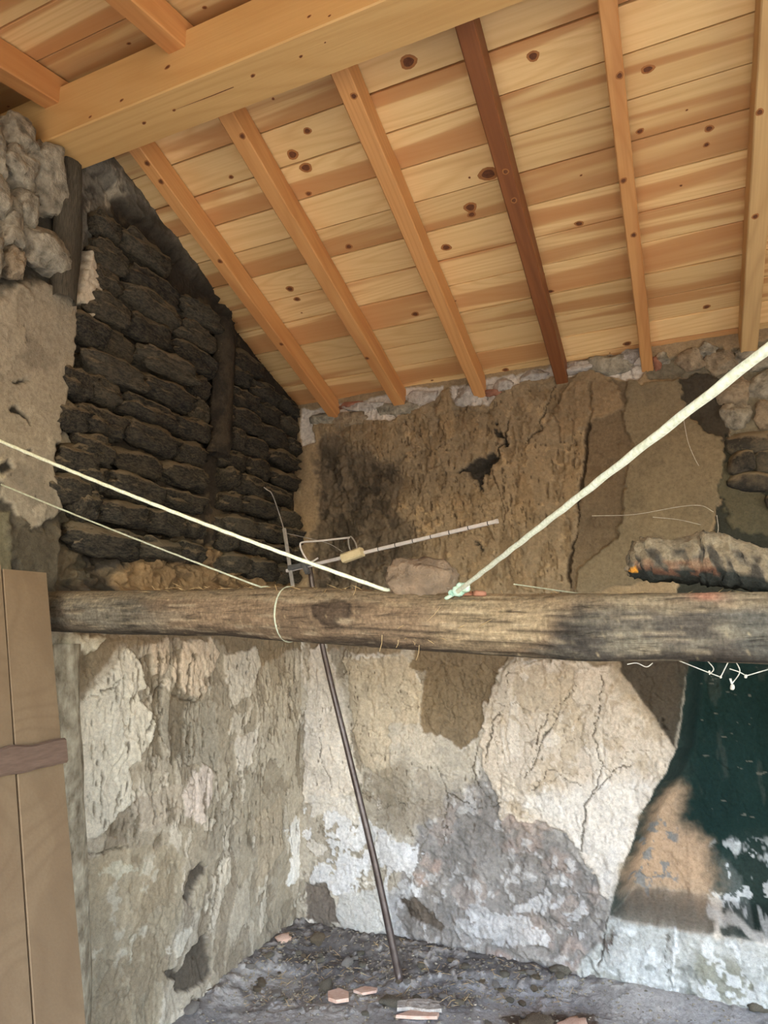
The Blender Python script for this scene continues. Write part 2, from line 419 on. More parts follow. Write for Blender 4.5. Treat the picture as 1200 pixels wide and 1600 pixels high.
    def lumps(self, px, scale, amp, seed=4, tint=.25, aspect=1.5, cols=None):
        """rubble under a thin skin: rounded cells standing proud of their joints"""
        idx, sd = self.sd(px, .03)
        x = self.S[idx] + self.wa[idx] * .06; y = self.T[idx] + self.wb[idx] * .06
        f1, f2, ident = worley(x * scale, y * scale * aspect, seed)
        e = sst(0, .5, f2 - f1) * (.45 + .55 * ident); inm = sst(0, .12, sd)
        self.h[idx] += (e - .6) * amp * inm
        self.c[idx] *= (1 + ((ident - .5) * 2 * tint - .16 * (1 - e)) * inm)[:, None]
        if cols is not None:
            k = (ident * 97) % 1
            m = ((k < .22) * e * inm * .6)[:, None]
            self.c[idx] = self.c[idx] * (1 - m) + lin(*cols)[None] * m
    def spots(self, px, thr, col, op=.8, h=0., scale=20., seed=7, aspect=(1, 1), warp=.02, soft=.08, plane=None, edge=.05):
        idx, sd = self.sd(px, warp, plane)
        n = fbm(self.S[idx] * scale * aspect[0], self.T[idx] * scale * aspect[1], 4, seed, .6)
        m = sst(thr, thr + soft, n) * sst(0, edge, sd)
        self.c[idx] = self.c[idx] * (1 - m * op)[:, None] + lin(*col)[None] * (m * op)[:, None]
        self.h[idx] += m * h
    def peel(self, px, level, col, h, scale, seed, aspect=(1, 1), rim=.7, op=.85, rimc=(78, 68, 56), edge=.05, wpx=.5):
        """a thin coat that has come away in scales: ragged plates with a broken dark lip along their edge"""
        idx, sd = self.sd(px, .03)
        x = self.S[idx] * scale * aspect[0]; y = self.T[idx] * scale * aspect[1]
        qx = fbm(x * .8, y * .8, 2, seed + 31) * wpx; qy = fbm(x * .8, y * .8, 2, seed + 37) * wpx
        n = fbm(x + qx, y + qy, 5, seed, .55) - (1 - sst(0, edge, sd)) * 1.2
        m = sst(level - .012, level + .012, n)
        gate = sst(-.15, .25, fbm(x * 1.7, y * 1.7, 3, seed + 3))
        r = np.exp(-((n - level + .02) / .022) ** 2) * gate * rim
        tint = (1 + .10 * fbm(x * 2.3, y * 2.3, 3, seed + 5))[:, None]
        self.c[idx] = self.c[idx] * (1 - m * op)[:, None] + lin(*col)[None] * tint * (m * op)[:, None]
        self.c[idx] = self.c[idx] * (1 - r)[:, None] + lin(*rimc)[None] * r[:, None]
        self.h[idx] += m * h - r * .004
    def pits(self, px, scale, seed, col=(60, 52, 42), r=.16, aspect=(1, .45), dens=.3, depth=.004):
        idx, sd = self.sd(px, .03)
        x = self.S[idx] * scale * aspect[0] + self.wa[idx] * .25; y = self.T[idx] * scale * aspect[1] + self.wb[idx] * .25
        f1, f2, ident = worley(x, y, seed)
        m = (1 - sst(r * .5, r, f1 / (.4 + ident))) * (ident < dens) * sst(0, .03, sd) * .8
        self.c[idx] = self.c[idx] * (1 - m)[:, None] + lin(*col)[None] * m[:, None]
        self.h[idx] -= m * depth
    def finish(self, und=.014, fine=.0035, cvar=.14, streak=.08):
        S, T_ = self.S, self.T
        self.h += fbm(S * 2.2, T_ * 2.2, 3, 33) * und
        self.h += self.f3 * fine * self.r + fbm(S * 75, T_ * 75, 2, 71) * fine * .5 * self.r
        k = 1 + cvar * self.f1 * .8 + cvar * self.f3 * self.r + streak * self.fv * self.r
        self.c *= np.clip(k, .4, 1.7)[:, None]
        self.c[:, 2] *= 1 - .05 * self.f1; self.c[:, 0] *= 1 + .03 * self.f1

def st_back(u, v, plane=None):
    p = on(u, v, 1, YB if plane is None else plane); return p[0], p[2]
def st_left(u, v, plane=None):
    p = on(u, v, 0, XL if plane is None else plane); return p[1], p[2]
def st_floor(u, v, plane=None):
    p = on(u, v, 2, 0. if plane is None else plane); return p[0], p[1]

# ================================================================== SETTING
# ---- back wall
sx = np.concatenate([np.arange(XL - .06, .62, .0052), np.linspace(.64, XR + .05, 50)])
ztop = ZE + DV + .02
tz = np.linspace(-.06, ztop, 555)
B = Surf(sx, np.repeat(tz[None, :], sx.size, 0), st_back, (150, 130, 102))
# upper half: mud render
B.r[:] = 1.15
rough_mud = [(500, 650), (640, 620), (800, 600), (925, 590), (915, 760), (892, 935), (497, 935)]
B.patch(rough_mud, (138, 121, 97), .004, rough=1.5)
B.spots(rough_mud, .18, (112, 94, 70), .55, -.006, 16, 9, (1.6, .6))
B.spots(rough_mud, .34, (172, 148, 114), .5, .003, 18, 19)
B.craze(rough_mud, 11, .0045, .006, .45, (96, 80, 62), .1)
B.peel(rough_mud, .22, (134, 114, 87), .004, 6, 301, (1.5, .7), .5, .7, (92, 76, 58))
B.pits(rough_mud, 26, 303, (70, 58, 46), .22, (1, .4), .25)
B.spots(rough_mud, .42, (74, 62, 48), .7, -.008, 26, 29, (2.2, .55))
B.patch([(490, 690), (520, 680), (560, 705), (620, 715), (628, 755), (612, 800), (640, 830), (650, 870), (600, 930), (490, 930)], (104, 92, 76), -.012, .03, .05, rough=1.9)
B.lumps([(490, 690), (560, 705), (625, 720), (612, 800), (645, 840), (600, 930), (490, 930)], 8, .020, 14, .15, 1.4)
B.spots([(490, 690), (560, 705), (625, 720), (612, 800), (645, 840), (600, 930), (490, 930)], .12, (62, 55, 46), .7, -.004, 11, 39)
band = [(922, 598), (985, 590), (972, 640), (992, 700), (975, 760), (962, 840), (905, 885), (898, 925), (886, 925), (900, 800)]
B.patch(band, (110, 95, 75), -.003, rough=.9)
B.spots(band, .25, (90, 76, 58), .5, -.003, 20, 12)
smooth_mud = [(980, 588), (1000, 600), (1062, 592), (1075, 652), (1130, 690), (1131, 735), (1120, 800), (1090, 850), (1030, 905), (900, 930), (905, 885), (962, 840), (975, 760), (992, 700), (970, 640)]
B.patch(smooth_mud, (122, 109, 87), .012, rough=.5, warp=.015)
B.spots(smooth_mud, .30, (108, 97, 78), .5, 0, 6, 13)
B.craze(smooth_mud, 5, .004, .003, .35, (92, 80, 60), .25, 31)
B.line([(925, 600), (918, 680), (905, 780), (890, 915)], .009, (58, 48, 38), .018)
B.patch([(1062, 590), (1100, 570), (1145, 600), (1150, 660), (1130, 692), (1078, 655), (1060, 610)], (66, 60, 51), -.008, rough=1.4)
soot_r = [(1133, 680), (1260, 680), (1260, 950), (1040, 950), (1105, 850), (1125, 790)]
B.patch(soot_r, (56, 56, 48), -.022, rough=1.1, warp=.02)
B.patch([(1130, 725), (1165, 715), (1215, 800), (1215, 840), (1140, 825), (1125, 770)], (88, 83, 66), .008, rough=.8)
B.patch([(1150, 545), (1260, 520), (1260, 690), (1140, 690)], (120, 112, 94), -.01, rough=1.6)
B.patch([(1010, 575), (1090, 545), (1160, 545), (1150, 600), (1090, 580), (1060, 590), (1010, 592)], (112, 104, 88), -.012, rough=1.7)
# white mortar showing under the eaves
for px in ([(488, 640), (560, 628), (640, 606), (692, 604), (690, 614), (655, 637), (610, 655), (520, 662), (488, 662)],
           [(704, 606), (745, 596), (806, 584), (810, 600), (790, 606), (762, 634), (716, 636)],
           [(806, 586), (880, 568), (880, 586), (840, 592), (806, 600)],
           [(880, 572), (935, 556), (1010, 542), (1012, 575), (992, 592), (945, 588), (932, 572), (890, 590)],
           [(488, 640), (470, 640), (470, 700), (490, 690)]):
    B.patch(px, (196, 188, 178), -.012, rough=1.9, warp=.012)
    B.craze(px, 17, .006, .008, .6, (110, 100, 90), -.2)
B.patch([(690, 612), (708, 606), (712, 634), (706, 680), (700, 690), (680, 640)], (150, 128, 98), .014, rough=1.3)
B.patch([(868, 640), (890, 600), (925, 575), (960, 600), (970, 640), (920, 660), (880, 690)], (136, 116, 90), .012, rough=1.5)
# holes and cracks of the upper half
for px in ([(708, 742), (730, 737), (752, 720), (768, 712), (778, 722), (772, 745), (757, 762), (750, 782), (744, 776), (738, 758), (715, 752)],
           [(758, 676), (775, 672), (787, 690), (772, 692)], [(733, 842), (745, 842), (744, 858), (736, 856)]):
    B.patch(px, (58, 54, 48), -.022, .006, .05, rough=1.8, brk=.25)
    B.spots(px, .0, (40, 38, 34), .8, -.006, 30, 66)
B.line([(795, 660), (785, 690), (775, 700), (778, 715), (765, 722)], .006, (50, 42, 34), .012)
B.line([(772, 745), (790, 790), (785, 830)], .004, (80, 66, 50), .006)
B.line([(700, 650), (690, 700), (660, 720)], .004, (86, 72, 54), .006)
B.line([(868, 605), (850, 650), (845, 670), (820, 690)], .005, (70, 60, 48), .008)
B.line([(600, 700), (610, 750), (590, 790)], .004, (70, 60, 48), .006)

# lower half: lime plaster over rubble
lower = [(440, 965), (1260, 965), (1260, 1640), (440, 1640)]
B.patch(lower, (164, 154, 138), .002, rough=1.1, warp=.01)
B.spots(lower, .12, (186, 176, 160), .6, .002, 9, 51)
B.spots(lower, .22, (136, 126, 110), .6, -.004, 12, 52)
B.peel(lower, .10, (188, 178, 162), .004, 5, 311, (1.3, .8), .6, .8)
B.peel(lower, .22, (142, 130, 112), -.005, 6, 312, (1.4, .7), .7, .75)
B.peel(lower, .30, (204, 196, 184), .003, 9, 313, (1.2, .8), .5, .8)
B.patch([(470, 965), (970, 965), (972, 1045), (860, 1030), (790, 1030), (650, 1020), (540, 1020), (480, 1015)], (136, 120, 98), 0, .012, .03)
B.patch([(482, 1015), (505, 1005), (535, 1080), (545, 1140), (565, 1225), (520, 1260), (474, 1255), (472, 1200), (480, 1100)], (200, 190, 176), .007, rough=1.1, warp=.02)
B.patch([(535, 1028), (640, 1025), (658, 1060), (658, 1140), (662, 1200), (600, 1222), (562, 1180)], (184, 170, 148), .005, rough=1.4)
B.patch([(600, 1130), (660, 1120), (740, 1170), (750, 1215), (690, 1260), (610, 1250)], (178, 168, 152), .006, rough=1.3, brk=.5)
B.patch([(650, 1015), (800, 1015), (775, 1060), (762, 1090), (757, 1120), (747, 1150), (722, 1163), (690, 1150), (662, 1142), (658, 1090), (662, 1050), (640, 1040)], (126, 109, 86), -.008, rough=.9, warp=.018)
B.craze([(650, 1015), (800, 1015), (760, 1120), (720, 1163), (660, 1140)], 12, .004, .005, .5, (92, 78, 60), .1)
B.patch([(572, 1205), (640, 1190), (650, 1260), (640, 1310), (600, 1290)], (138, 126, 108), -.004, .03, .04, op=.8)
rub = [(640, 1310), (700, 1240), (780, 1200), (900, 1260), (960, 1360), (950, 1500), (905, 1560), (600, 1530), (590, 1450)]
B.patch(rub, (142, 136, 130), -.010, .05, .05, rough=1.7)
B.lumps(rub, 6, .014, 8, .08, 1.4, (170, 142, 126))
B.craze(rub, 9, .005, .008, .5, (104, 98, 94), .05)
B.spots(rub, .16, (128, 121, 114), .6, -.006, 10, 78)
B.spots(rub, .20, (166, 148, 136), .35, .002, 7, 79)
B.spots(rub, .28, (186, 182, 178), .6, .004, 15, 77)
white = [(800, 1032), (860, 1036), (962, 1040), (1020, 1100), (1060, 1164), (1030, 1222), (1003, 1272), (985, 1322), (962, 1380), (946, 1412), (930, 1382), (915, 1342), (900, 1322), (880, 1312), (850, 1286), (812, 1276), (786, 1276), (776, 1250), (757, 1200), (751, 1170), (753, 1110), (771, 1070)]
B.patch(white, (194, 180, 162), .014, rough=.8, warp=.03)
B.peel(white, .12, (182, 166, 144), -.003, 5, 321, (1.2, .8), .45, .8, (120, 104, 86), .02)
B.peel(white, .24, (204, 193, 178), .003, 8, 322, (1.3, .7), .4, .8, (130, 114, 94), .02)
B.spots(white, .26, (172, 154, 130), .6, -.003, 10, 92)
B.pits(white, 24, 323, (92, 80, 64), .2, (1, .5), .18)
B.craze(white, 7, .0035, .005, .55, (110, 95, 78), .1, 324)
B.patch([(800, 1240), (900, 1220), (1000, 1200), (1020, 1230), (985, 1320), (946, 1408), (915, 1340), (850, 1284)], (206, 200, 192), .002, .05, .03, op=.75)
B.patch([(940, 1020), (985, 1040), (1052, 1130), (1062, 1164), (1040, 1150), (1000, 1110), (960, 1060)], (150, 134, 112), 0, .02, .02, op=.7)
for ln, w in (([(800, 1040), (790, 1100), (770, 1130), (760, 1180)], .006), ([(945, 1060), (935, 1100), (930, 1150), (940, 1190), (925, 1240), (912, 1290), (908, 1330)], .006),
              ([(870, 1110), (850, 1150), (835, 1190), (820, 1210)], .006), ([(830, 1230), (860, 1200), (905, 1225)], .003), ([(780, 1255), (740, 1265), (700, 1240)], .005),
              ([(745, 1160), (735, 1200), (745, 1230), (770, 1260)], .006), ([(830, 1195), (850, 1120), (900, 1070)], .003), ([(1000, 1190), (960, 1200), (930, 1240)], .003),
              ([(690, 1200), (700, 1250), (690, 1290), (720, 1310)], .004), ([(620, 1250), (640, 1300), (660, 1340)], .004), ([(560, 1240), (600, 1262), (640, 1255)], .003),
              ([(505, 1100), (500, 1180), (520, 1230)], .003), ([(555, 1060), (560, 1120), (545, 1180)], .003)):
    B.line(ln, w, (84, 74, 62), .010, .014, .8)
midl = [(485, 1020), (750, 1020), (770, 1240), (800, 1290), (600, 1420), (480, 1300)]
B.pits(midl, 26, 331, (86, 74, 60), .22, (1, .4), .3)
B.craze(midl, 9, .0035, .005, .5, (100, 88, 72), .1, 332)
wash = [(474, 1285), (520, 1275), (560, 1305), (600, 1330), (625, 1345), (622, 1415), (540, 1405), (480, 1365)]
B.peel([(465, 1260), (540, 1250), (680, 1330), (660, 1440), (540, 1420), (470, 1390)], -.02, (208, 206, 204), .004, 9, 341, (1.1, .8), .35, .85)
B.peel([(500, 1380), (900, 1330), (930, 1480), (620, 1510)], .20, (186, 183, 180), .003, 8, 342, (.9, 1.1), .35, .7)
B.patch([(478, 1230), (560, 1240), (570, 1300), (520, 1280), (474, 1290)], (196, 188, 176), .004, warp=.02, brk=.7)
B.patch([(530, 1400), (600, 1390), (610, 1460), (560, 1465), (525, 1440)], (180, 176, 168), .006, warp=.015, rough=.5)
B.patch([(624, 1408), (650, 1408), (690, 1445), (682, 1452), (640, 1437)], (92, 82, 72), -.01, warp=.02, rough=1.6)
B.patch([(478, 1380), (510, 1380), (530, 1440), (500, 1450), (478, 1430)], (112, 102, 92), -.006, warp=.02)
B.patch([(660, 1200), (700, 1230), (690, 1290), (640, 1285)], (150, 138, 122), -.003, .03, .04, op=.7)
# hearth: the smoked hood edge, the recess, the raised base
B.patch([(958, 1022), (1078, 1022), (1066, 1110), (1056, 1166), (1045, 1150), (1005, 1095)], (74, 66, 55), .006, .006, .012, rough=.6)
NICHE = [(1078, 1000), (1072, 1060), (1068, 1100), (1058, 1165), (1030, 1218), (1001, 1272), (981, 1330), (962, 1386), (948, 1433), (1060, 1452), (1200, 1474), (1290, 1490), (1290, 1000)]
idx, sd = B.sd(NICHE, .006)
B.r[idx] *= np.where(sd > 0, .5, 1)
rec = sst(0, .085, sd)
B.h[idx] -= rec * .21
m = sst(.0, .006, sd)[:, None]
B.c[idx] = B.c[idx] * (1 - m) + lin(40, 52, 47)[None] * m  # recess soot, with a teal camera veil mixed into its colour
NB = YB + .21
B.patch([(1085, 1000), (1300, 1000), (1300, 1330), (1190, 1300), (1150, 1330), (1110, 1330), (1075, 1290), (1062, 1240), (1070, 1180)], (24, 42, 38), 0, .07, .03, .4, plane=NB)  # darker soot, carrying the same painted veil tint
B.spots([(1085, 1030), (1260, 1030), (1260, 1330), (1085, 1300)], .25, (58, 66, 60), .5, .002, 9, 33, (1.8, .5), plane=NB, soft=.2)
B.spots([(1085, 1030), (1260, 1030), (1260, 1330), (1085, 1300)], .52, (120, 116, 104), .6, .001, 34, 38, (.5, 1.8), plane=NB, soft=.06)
B.patch([(1050, 1225), (1066, 1230), (1066, 1290), (1085, 1292), (1105, 1320), (1118, 1370), (1105, 1405), (1050, 1395), (985, 1385), (985, 1345), (1010, 1290), (1030, 1250)], (172, 144, 116), .004, .06, .03, .9, plane=NB)
B.spots([(985, 1290), (1060, 1260), (1060, 1390), (985, 1400)], .16, (112, 116, 116), .8, -.002, 26, 34, plane=NB, edge=.02)
B.patch([(985, 1385), (1110, 1400), (1110, 1445), (950, 1425)], (146, 136, 122), 0, .09, .03, op=.8, plane=NB)
ashes = [(1105, 1310), (1290, 1290), (1290, 1480), (1100, 1440)]
B.spots(ashes, .08, (120, 124, 120), .4, .002, 6, 35, (1.5, .6), plane=NB, soft=.3, edge=.12)
B.spots(ashes, .12, (186, 187, 184), .75, .003, 10, 36, (1.4, .7), plane=NB, soft=.15)
B.spots(ashes, .22, (206, 206, 204), .7, .003, 20, 37, plane=NB)
B.patch([(1098, 1390), (1130, 1380), (1130, 1435), (1100, 1440)], (196, 186, 172), .003, .01, .03, plane=NB, brk=.6)
base_f = [(948, 1433), (1060, 1452), (1200, 1474), (1290, 1490), (1290, 1660), (900, 1600), (905, 1500), (935, 1470)]
B.patch(base_f, (172, 171, 164), .012, .01, .015, .9)
B.spots(base_f, .15, (140, 138, 128), .6, -.003, 7, 44)
B.patch([(1085, 1490), (1180, 1500), (1210, 1520), (1210, 1585), (1100, 1560)], (138, 136, 122), -.004, .03, .03)
B.spots([(1060, 1530), (1260, 1540), (1260, 1640), (1060, 1600)], .05, (92, 94, 86), .7, -.003, 9, 46)
B.spots(base_f, .24, (214, 214, 210), .7, .003, 12, 45)
B.patch([(930, 1470), (955, 1450), (985, 1470), (980, 1500), (955, 1490)], (108, 98, 90), -.006, .012, .03)
B.peel(base_f, .12, (190, 190, 184), .004, 5, 351, (1, 1), .25, .7, (130, 128, 120))
B.spots(base_f, .2, (112, 112, 104), .6, -.003, 9, 352)
B.line([(1058, 1450), (1052, 1500), (1050, 1570)], .012, (210, 210, 206), -.006, .01, .7)
B.line([(1105, 1438), (1150, 1452), (1200, 1474), (1260, 1492)], .016, (206, 202, 194), -.004, .012, .75)  # painted highlight along the ledge edge
B.line([(1045, 1460), (1040, 1530)], .004, (110, 106, 98), .006)
B.line([(946, 1436), (940, 1470), (935, 1510)], .008, (84, 76, 68), .014)
B.finish()
X = B.S; Z = B.T; Y = YB - B.h
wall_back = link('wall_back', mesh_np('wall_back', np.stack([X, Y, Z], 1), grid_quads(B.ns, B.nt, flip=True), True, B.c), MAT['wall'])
tag(wall_back, 'rear wall of cracked mud and lime plaster with smoked hearth recess', kind='structure')

# ---- left wall
sy = np.concatenate([np.linspace(YF - .05, 1.22, 70), np.arange(1.226, YB + .03, .0052)])
tt = np.linspace(0, 1, 640)
tops = np.array([board_z(y) + .015 for y in sy])
L = Surf(sy, -.06 + tt[None, :] * (tops[:, None] + .06), st_left, (70, 64, 55))
brickzone = [(118, 230), (520, 655), (510, 920), (90, 920), (100, 640), (120, 500)]
L.patch(brickzone, (58, 52, 45), -.05, .02, .02, 1.5)
L.spots(brickzone, .2, (92, 78, 60), .6, .004, 14, 13)
# smooth smoked plaster up against the roof, pale streaks near the beam
L.patch([(112, 250), (200, 225), (300, 340), (330, 420), (300, 410), (255, 350), (190, 280), (160, 400), (128, 450), (112, 380)], (126, 119, 106), .02, .07, .04, 1.6)
L.spots([(112, 270), (190, 250), (200, 300), (160, 400), (128, 450), (110, 380)], .08, (182, 170, 148), .75, .004, 16, 17, (1.4, .6))
L.spots([(112, 270), (190, 250), (200, 300), (160, 400), (128, 450), (110, 380)], .22, (70, 64, 56), .7, -.006, 14, 18)
near = [(-60, 455), (0, 445), (25, 430), (40, 442), (52, 425), (75, 445), (95, 452), (104, 385), (114, 369), (127, 388), (128, 440), (118, 490), (109, 560), (101, 640), (120, 682), (135, 700), (90, 692), (82, 740), (96, 795), (70, 812), (32, 825), (22, 790), (5, 782), (-60, 770)]
L.patch(near, (150, 139, 120), .016, .004, .014, .6)
L.spots(near, .12, (122, 112, 97), .7, 0, 4, 23, soft=.2)
L.peel(near, .28, (166, 154, 133), .002, 6, 411, (1.2, .8), .5, .7)
L.pits(near, 22, 412, (84, 76, 64), .2, (1, .6), .15)
L.spots(near, .45, (180, 168, 146), .5, .001, 12, 24)
for px in ([(22, 598), (34, 590), (44, 598), (30, 600)], [(8, 640), (28, 634), (46, 652), (48, 660), (30, 648)], [(40, 706), (49, 706), (48, 716), (41, 716)],
           [(-5, 735), (12, 718), (18, 730), (0, 750)], [(-10, 752), (8, 758), (2, 775), (-10, 790)]):
    L.patch(px, (52, 48, 42), -.014, .004, .015)
L.patch([(-40, 690), (20, 700), (14, 760), (-40, 780)], (170, 158, 134), .004, .01, .03, brk=.8)
L.patch([(122, 478), (131, 420), (138, 393), (150, 415), (157, 445), (170, 452), (158, 470), (147, 502), (141, 490), (134, 478)], (206, 192, 168), .055, .004, .016, 1.2)
L.patch([(-40, 250), (100, 250), (100, 440), (-40, 460)], (72, 68, 60), -.02, .02, .02, 1.4)
L.patch([(-40, 800), (18, 800), (18, 905), (-40, 905)], (112, 104, 82), .006, .006, .01, 1.)
L.patch([(22, 826), (75, 812), (130, 800), (150, 900), (80, 930), (22, 900)], (84, 76, 62), .012, .01, .03, 1.4)
L.lumps([(70, 790), (200, 780), (420, 850), (500, 930), (80, 930)], 7, .05, 6, .25, 1.5)
L.spots([(70, 790), (200, 790), (420, 850), (500, 930), (80, 930)], .12, (104, 90, 70), .6, .006, 11, 27)
L.patch([(180, 920), (200, 885), (240, 865), (300, 880), (340, 855), (400, 860), (450, 875), (470, 930), (180, 930)], (142, 116, 84), .02, .02, .03, 1.4, op=.85)
L.spots([(180, 930), (240, 865), (400, 860), (470, 930)], .2, (92, 76, 56), .7, -.006, 14, 28)
# lower half, lime plaster
lowl = [(-40, 985), (75, 980), (490, 985), (490, 1640), (-40, 1700)]
L.patch(lowl, (160, 149, 130), .0, .01, .01, 1.)
L.spots(lowl, .15, (178, 168, 150), .5, .002, 6, 53)
L.spots(lowl, .2, (138, 126, 108), .6, -.004, 8, 54)
L.peel(lowl, .10, (182, 172, 154), .004, 4, 401, (1.5, .7), .6, .8)
L.peel(lowl, .20, (138, 126, 108), -.005, 5, 402, (1.6, .6), .7, .75)
L.peel(lowl, .30, (200, 190, 172), .004, 7, 403, (1.4, .7), .6, .8)
L.patch([(120, 985), (480, 985), (480, 1010), (420, 1040), (330, 1000), (240, 1010), (190, 1010), (130, 1080)], (132, 117, 95), 0, .012, .03)
for px, c_, h_, b_ in (
    ([(122, 1100), (150, 1068), (186, 1035), (200, 1012), (222, 1030), (236, 1045), (230, 1065), (215, 1090), (240, 1128), (238, 1160), (205, 1195), (212, 1250), (160, 1300), (122, 1310), (118, 1190)], (204, 196, 178), .009, 0),
    ([(268, 1055), (290, 1005), (330, 998), (345, 1020), (330, 1062), (312, 1098), (296, 1086), (280, 1070)], (200, 184, 162), .007, 0),
    ([(348, 1020), (400, 1002), (412, 1040), (396, 1082), (366, 1102), (350, 1055)], (200, 190, 172), .007, .3),
    ([(240, 1010), (262, 1000), (262, 1050), (245, 1060)], (190, 174, 152), .005, 0),
    ([(280, 1235), (320, 1188), (342, 1200), (336, 1245), (318, 1292), (284, 1282)], (202, 188, 174), .006, .5),
    ([(372, 1155), (402, 1138), (392, 1200), (370, 1212)], (198, 188, 172), .006, 0),
    ([(200, 1240), (290, 1215), (280, 1290), (220, 1300)], (172, 160, 142), .003, .3),
    ([(240, 1070), (335, 1095), (345, 1200), (300, 1195), (255, 1160)], (158, 149, 132), -.004, 0),
    ([(118, 1335), (240, 1300), (290, 1330), (288, 1440), (262, 1500), (250, 1620), (110, 1640)], (160, 148, 126), -.002, .6),
    ([(150, 1345), (200, 1330), (260, 1325), (250, 1350), (215, 1380), (180, 1400), (150, 1395)], (182, 176, 156), .005, 1.0),
    ([(440, 1295), (476, 1255), (480, 1380), (442, 1402), (450, 1335)], (218, 215, 208), .004, .9),
    ([(395, 1280), (440, 1240), (445, 1330), (400, 1400)], (170, 156, 134), .003, .4),
    ([(300, 1390), (318, 1350), (328, 1360), (318, 1410), (298, 1420)], (176, 164, 142), .006, 0),
    ([(272, 1465), (300, 1436), (304, 1450), (285, 1500), (272, 1500)], (196, 188, 170), .006, .3)):
    L.patch(px, c_, h_, .004, .018, None, brk=b_)
L.pits([(125, 1000), (480, 1000), (470, 1330), (125, 1330)], 22, 404, (78, 68, 54), .24, (1, .35), .4, .006)
L.peel([(215, 1010), (330, 1010), (330, 1200), (215, 1200)], .10, (112, 100, 82), -.010, 9, 405, (2.2, .5), .8, .8, (60, 52, 42))
L.spots([(125, 1000), (480, 1000), (470, 1330), (125, 1330)], .34, (104, 92, 74), .75, -.008, 20, 55, (2.0, .5))
L.craze([(125, 1000), (480, 1000), (470, 1450), (200, 1600), (125, 1400)], 7, .004, .006, .5, (92, 82, 66), .15, 35)
for px in ([(300, 1362), (312, 1350), (326, 1352), (302, 1386), (292, 1412), (286, 1400)], [(268, 1548), (280, 1520), (292, 1490), (326, 1450), (332, 1522), (300, 1545)], [(258, 1520), (275, 1510), (280, 1530), (262, 1535)]):
    L.patch(px, (92, 84, 73), -.020, .006, .02, 1.2)
for ln in ([(222, 1165), (238, 1120), (245, 1080), (255, 1065)], [(252, 1070), (250, 1130), (258, 1160)], [(240, 1230), (242, 1280)], [(270, 1085), (295, 1090), (310, 1098)], [(130, 1330), (180, 1330), (200, 1325)],
           [(285, 1440), (270, 1480), (265, 1520)], [(150, 1080), (170, 1075), (200, 1060)], [(330, 1180), (345, 1210), (330, 1290)]):
    L.line(ln, .007, (84, 74, 60), .012, .016, .8)
L.peel([(110, 1300), (290, 1320), (280, 1480), (250, 1640), (100, 1640)], .14, (142, 128, 106), -.003, 5, 421, (1.2, .8), .4, .7)
L.spots([(110, 1330), (270, 1320), (270, 1520), (120, 1520)], .26, (190, 182, 164), .7, .003, 12, 422)
# pale crust above and along the door post
L.patch([(90, 985), (130, 990), (160, 985), (165, 1000), (145, 1020), (100, 1025), (90, 1010)], (206, 196, 172), .02, .008, .03, 1.4, brk=.5)
L.finish()
L.h -= .34 * sst(3.185, 3.205, L.T + .02 * L.f3) * (1 - sst(1.60, 1.64, L.S))
wall_left = link('wall_left', mesh_np('wall_left', np.stack([XL + L.h, L.S, L.T], 1), grid_quads(L.ns, L.nt, flip=True), True, L.c), MAT['wall'])
tag(wall_left, 'left wall, sooty adobe courses above and peeling plaster below', kind='structure')

# ---- floor
fx = np.concatenate([np.arange(XL - .05, .6, .0075), np.linspace(.62, XR + .05, 60)])
fy = np.concatenate([np.linspace(YF - .1, 2.1, 90), np.arange(2.108, YB + .05, .0075)])
FL = Surf(fx, np.repeat(fy[None, :], fx.size, 0), st_floor, (164, 161, 158))
FL.spots([(0, 1400), (1300, 1400), (1300, 2200), (0, 2200)], .1, (118, 114, 112), .6, -.003, 5, 61)
FL.patch([(440, 1440), (560, 1440), (640, 1480), (760, 1495), (860, 1520), (900, 1545), (820, 1545), (700, 1535), (600, 1540), (540, 1525), (430, 1510), (360, 1540), (340, 1530)], (112, 107, 104), .02, .05, .05, 1.8)
FL.spots([(300, 1430), (960, 1430), (960, 1570), (280, 1590)], .08, (92, 86, 82), .45, .006, 14, 62)
FL.spots([(300, 1430), (960, 1430), (960, 1580), (280, 1590)], .30, (168, 161, 154), .6, .007, 20, 63, soft=.06)
FL.spots([(250, 1480), (1250, 1480), (1250, 1650), (250, 1650)], .42, (186, 182, 176), .6, .004, 30, 64, soft=.05)
FL.patch([(790, 1585), (880, 1575), (940, 1590), (940, 1650), (780, 1650)], (98, 86, 76), .012, .02, .03, 2.)
FL.finish(.008, .0026, .12, .0)
d = np.minimum(np.maximum(YB - FL.T, 0), np.maximum(FL.S - XL, 0))
FL.h += .05 * np.exp(-(d / .12) ** 2) * (.6 + .8 * (FL.f1 * .5 + .5)) - .035
floor = link('floor', mesh_np('floor', np.stack([FL.S, FL.T, FL.h + .02], 1), grid_quads(FL.ns, FL.nt), True, FL.c), MAT['floor'])
tag(floor, 'dusty grey earth floor strewn with rubble', kind='structure')

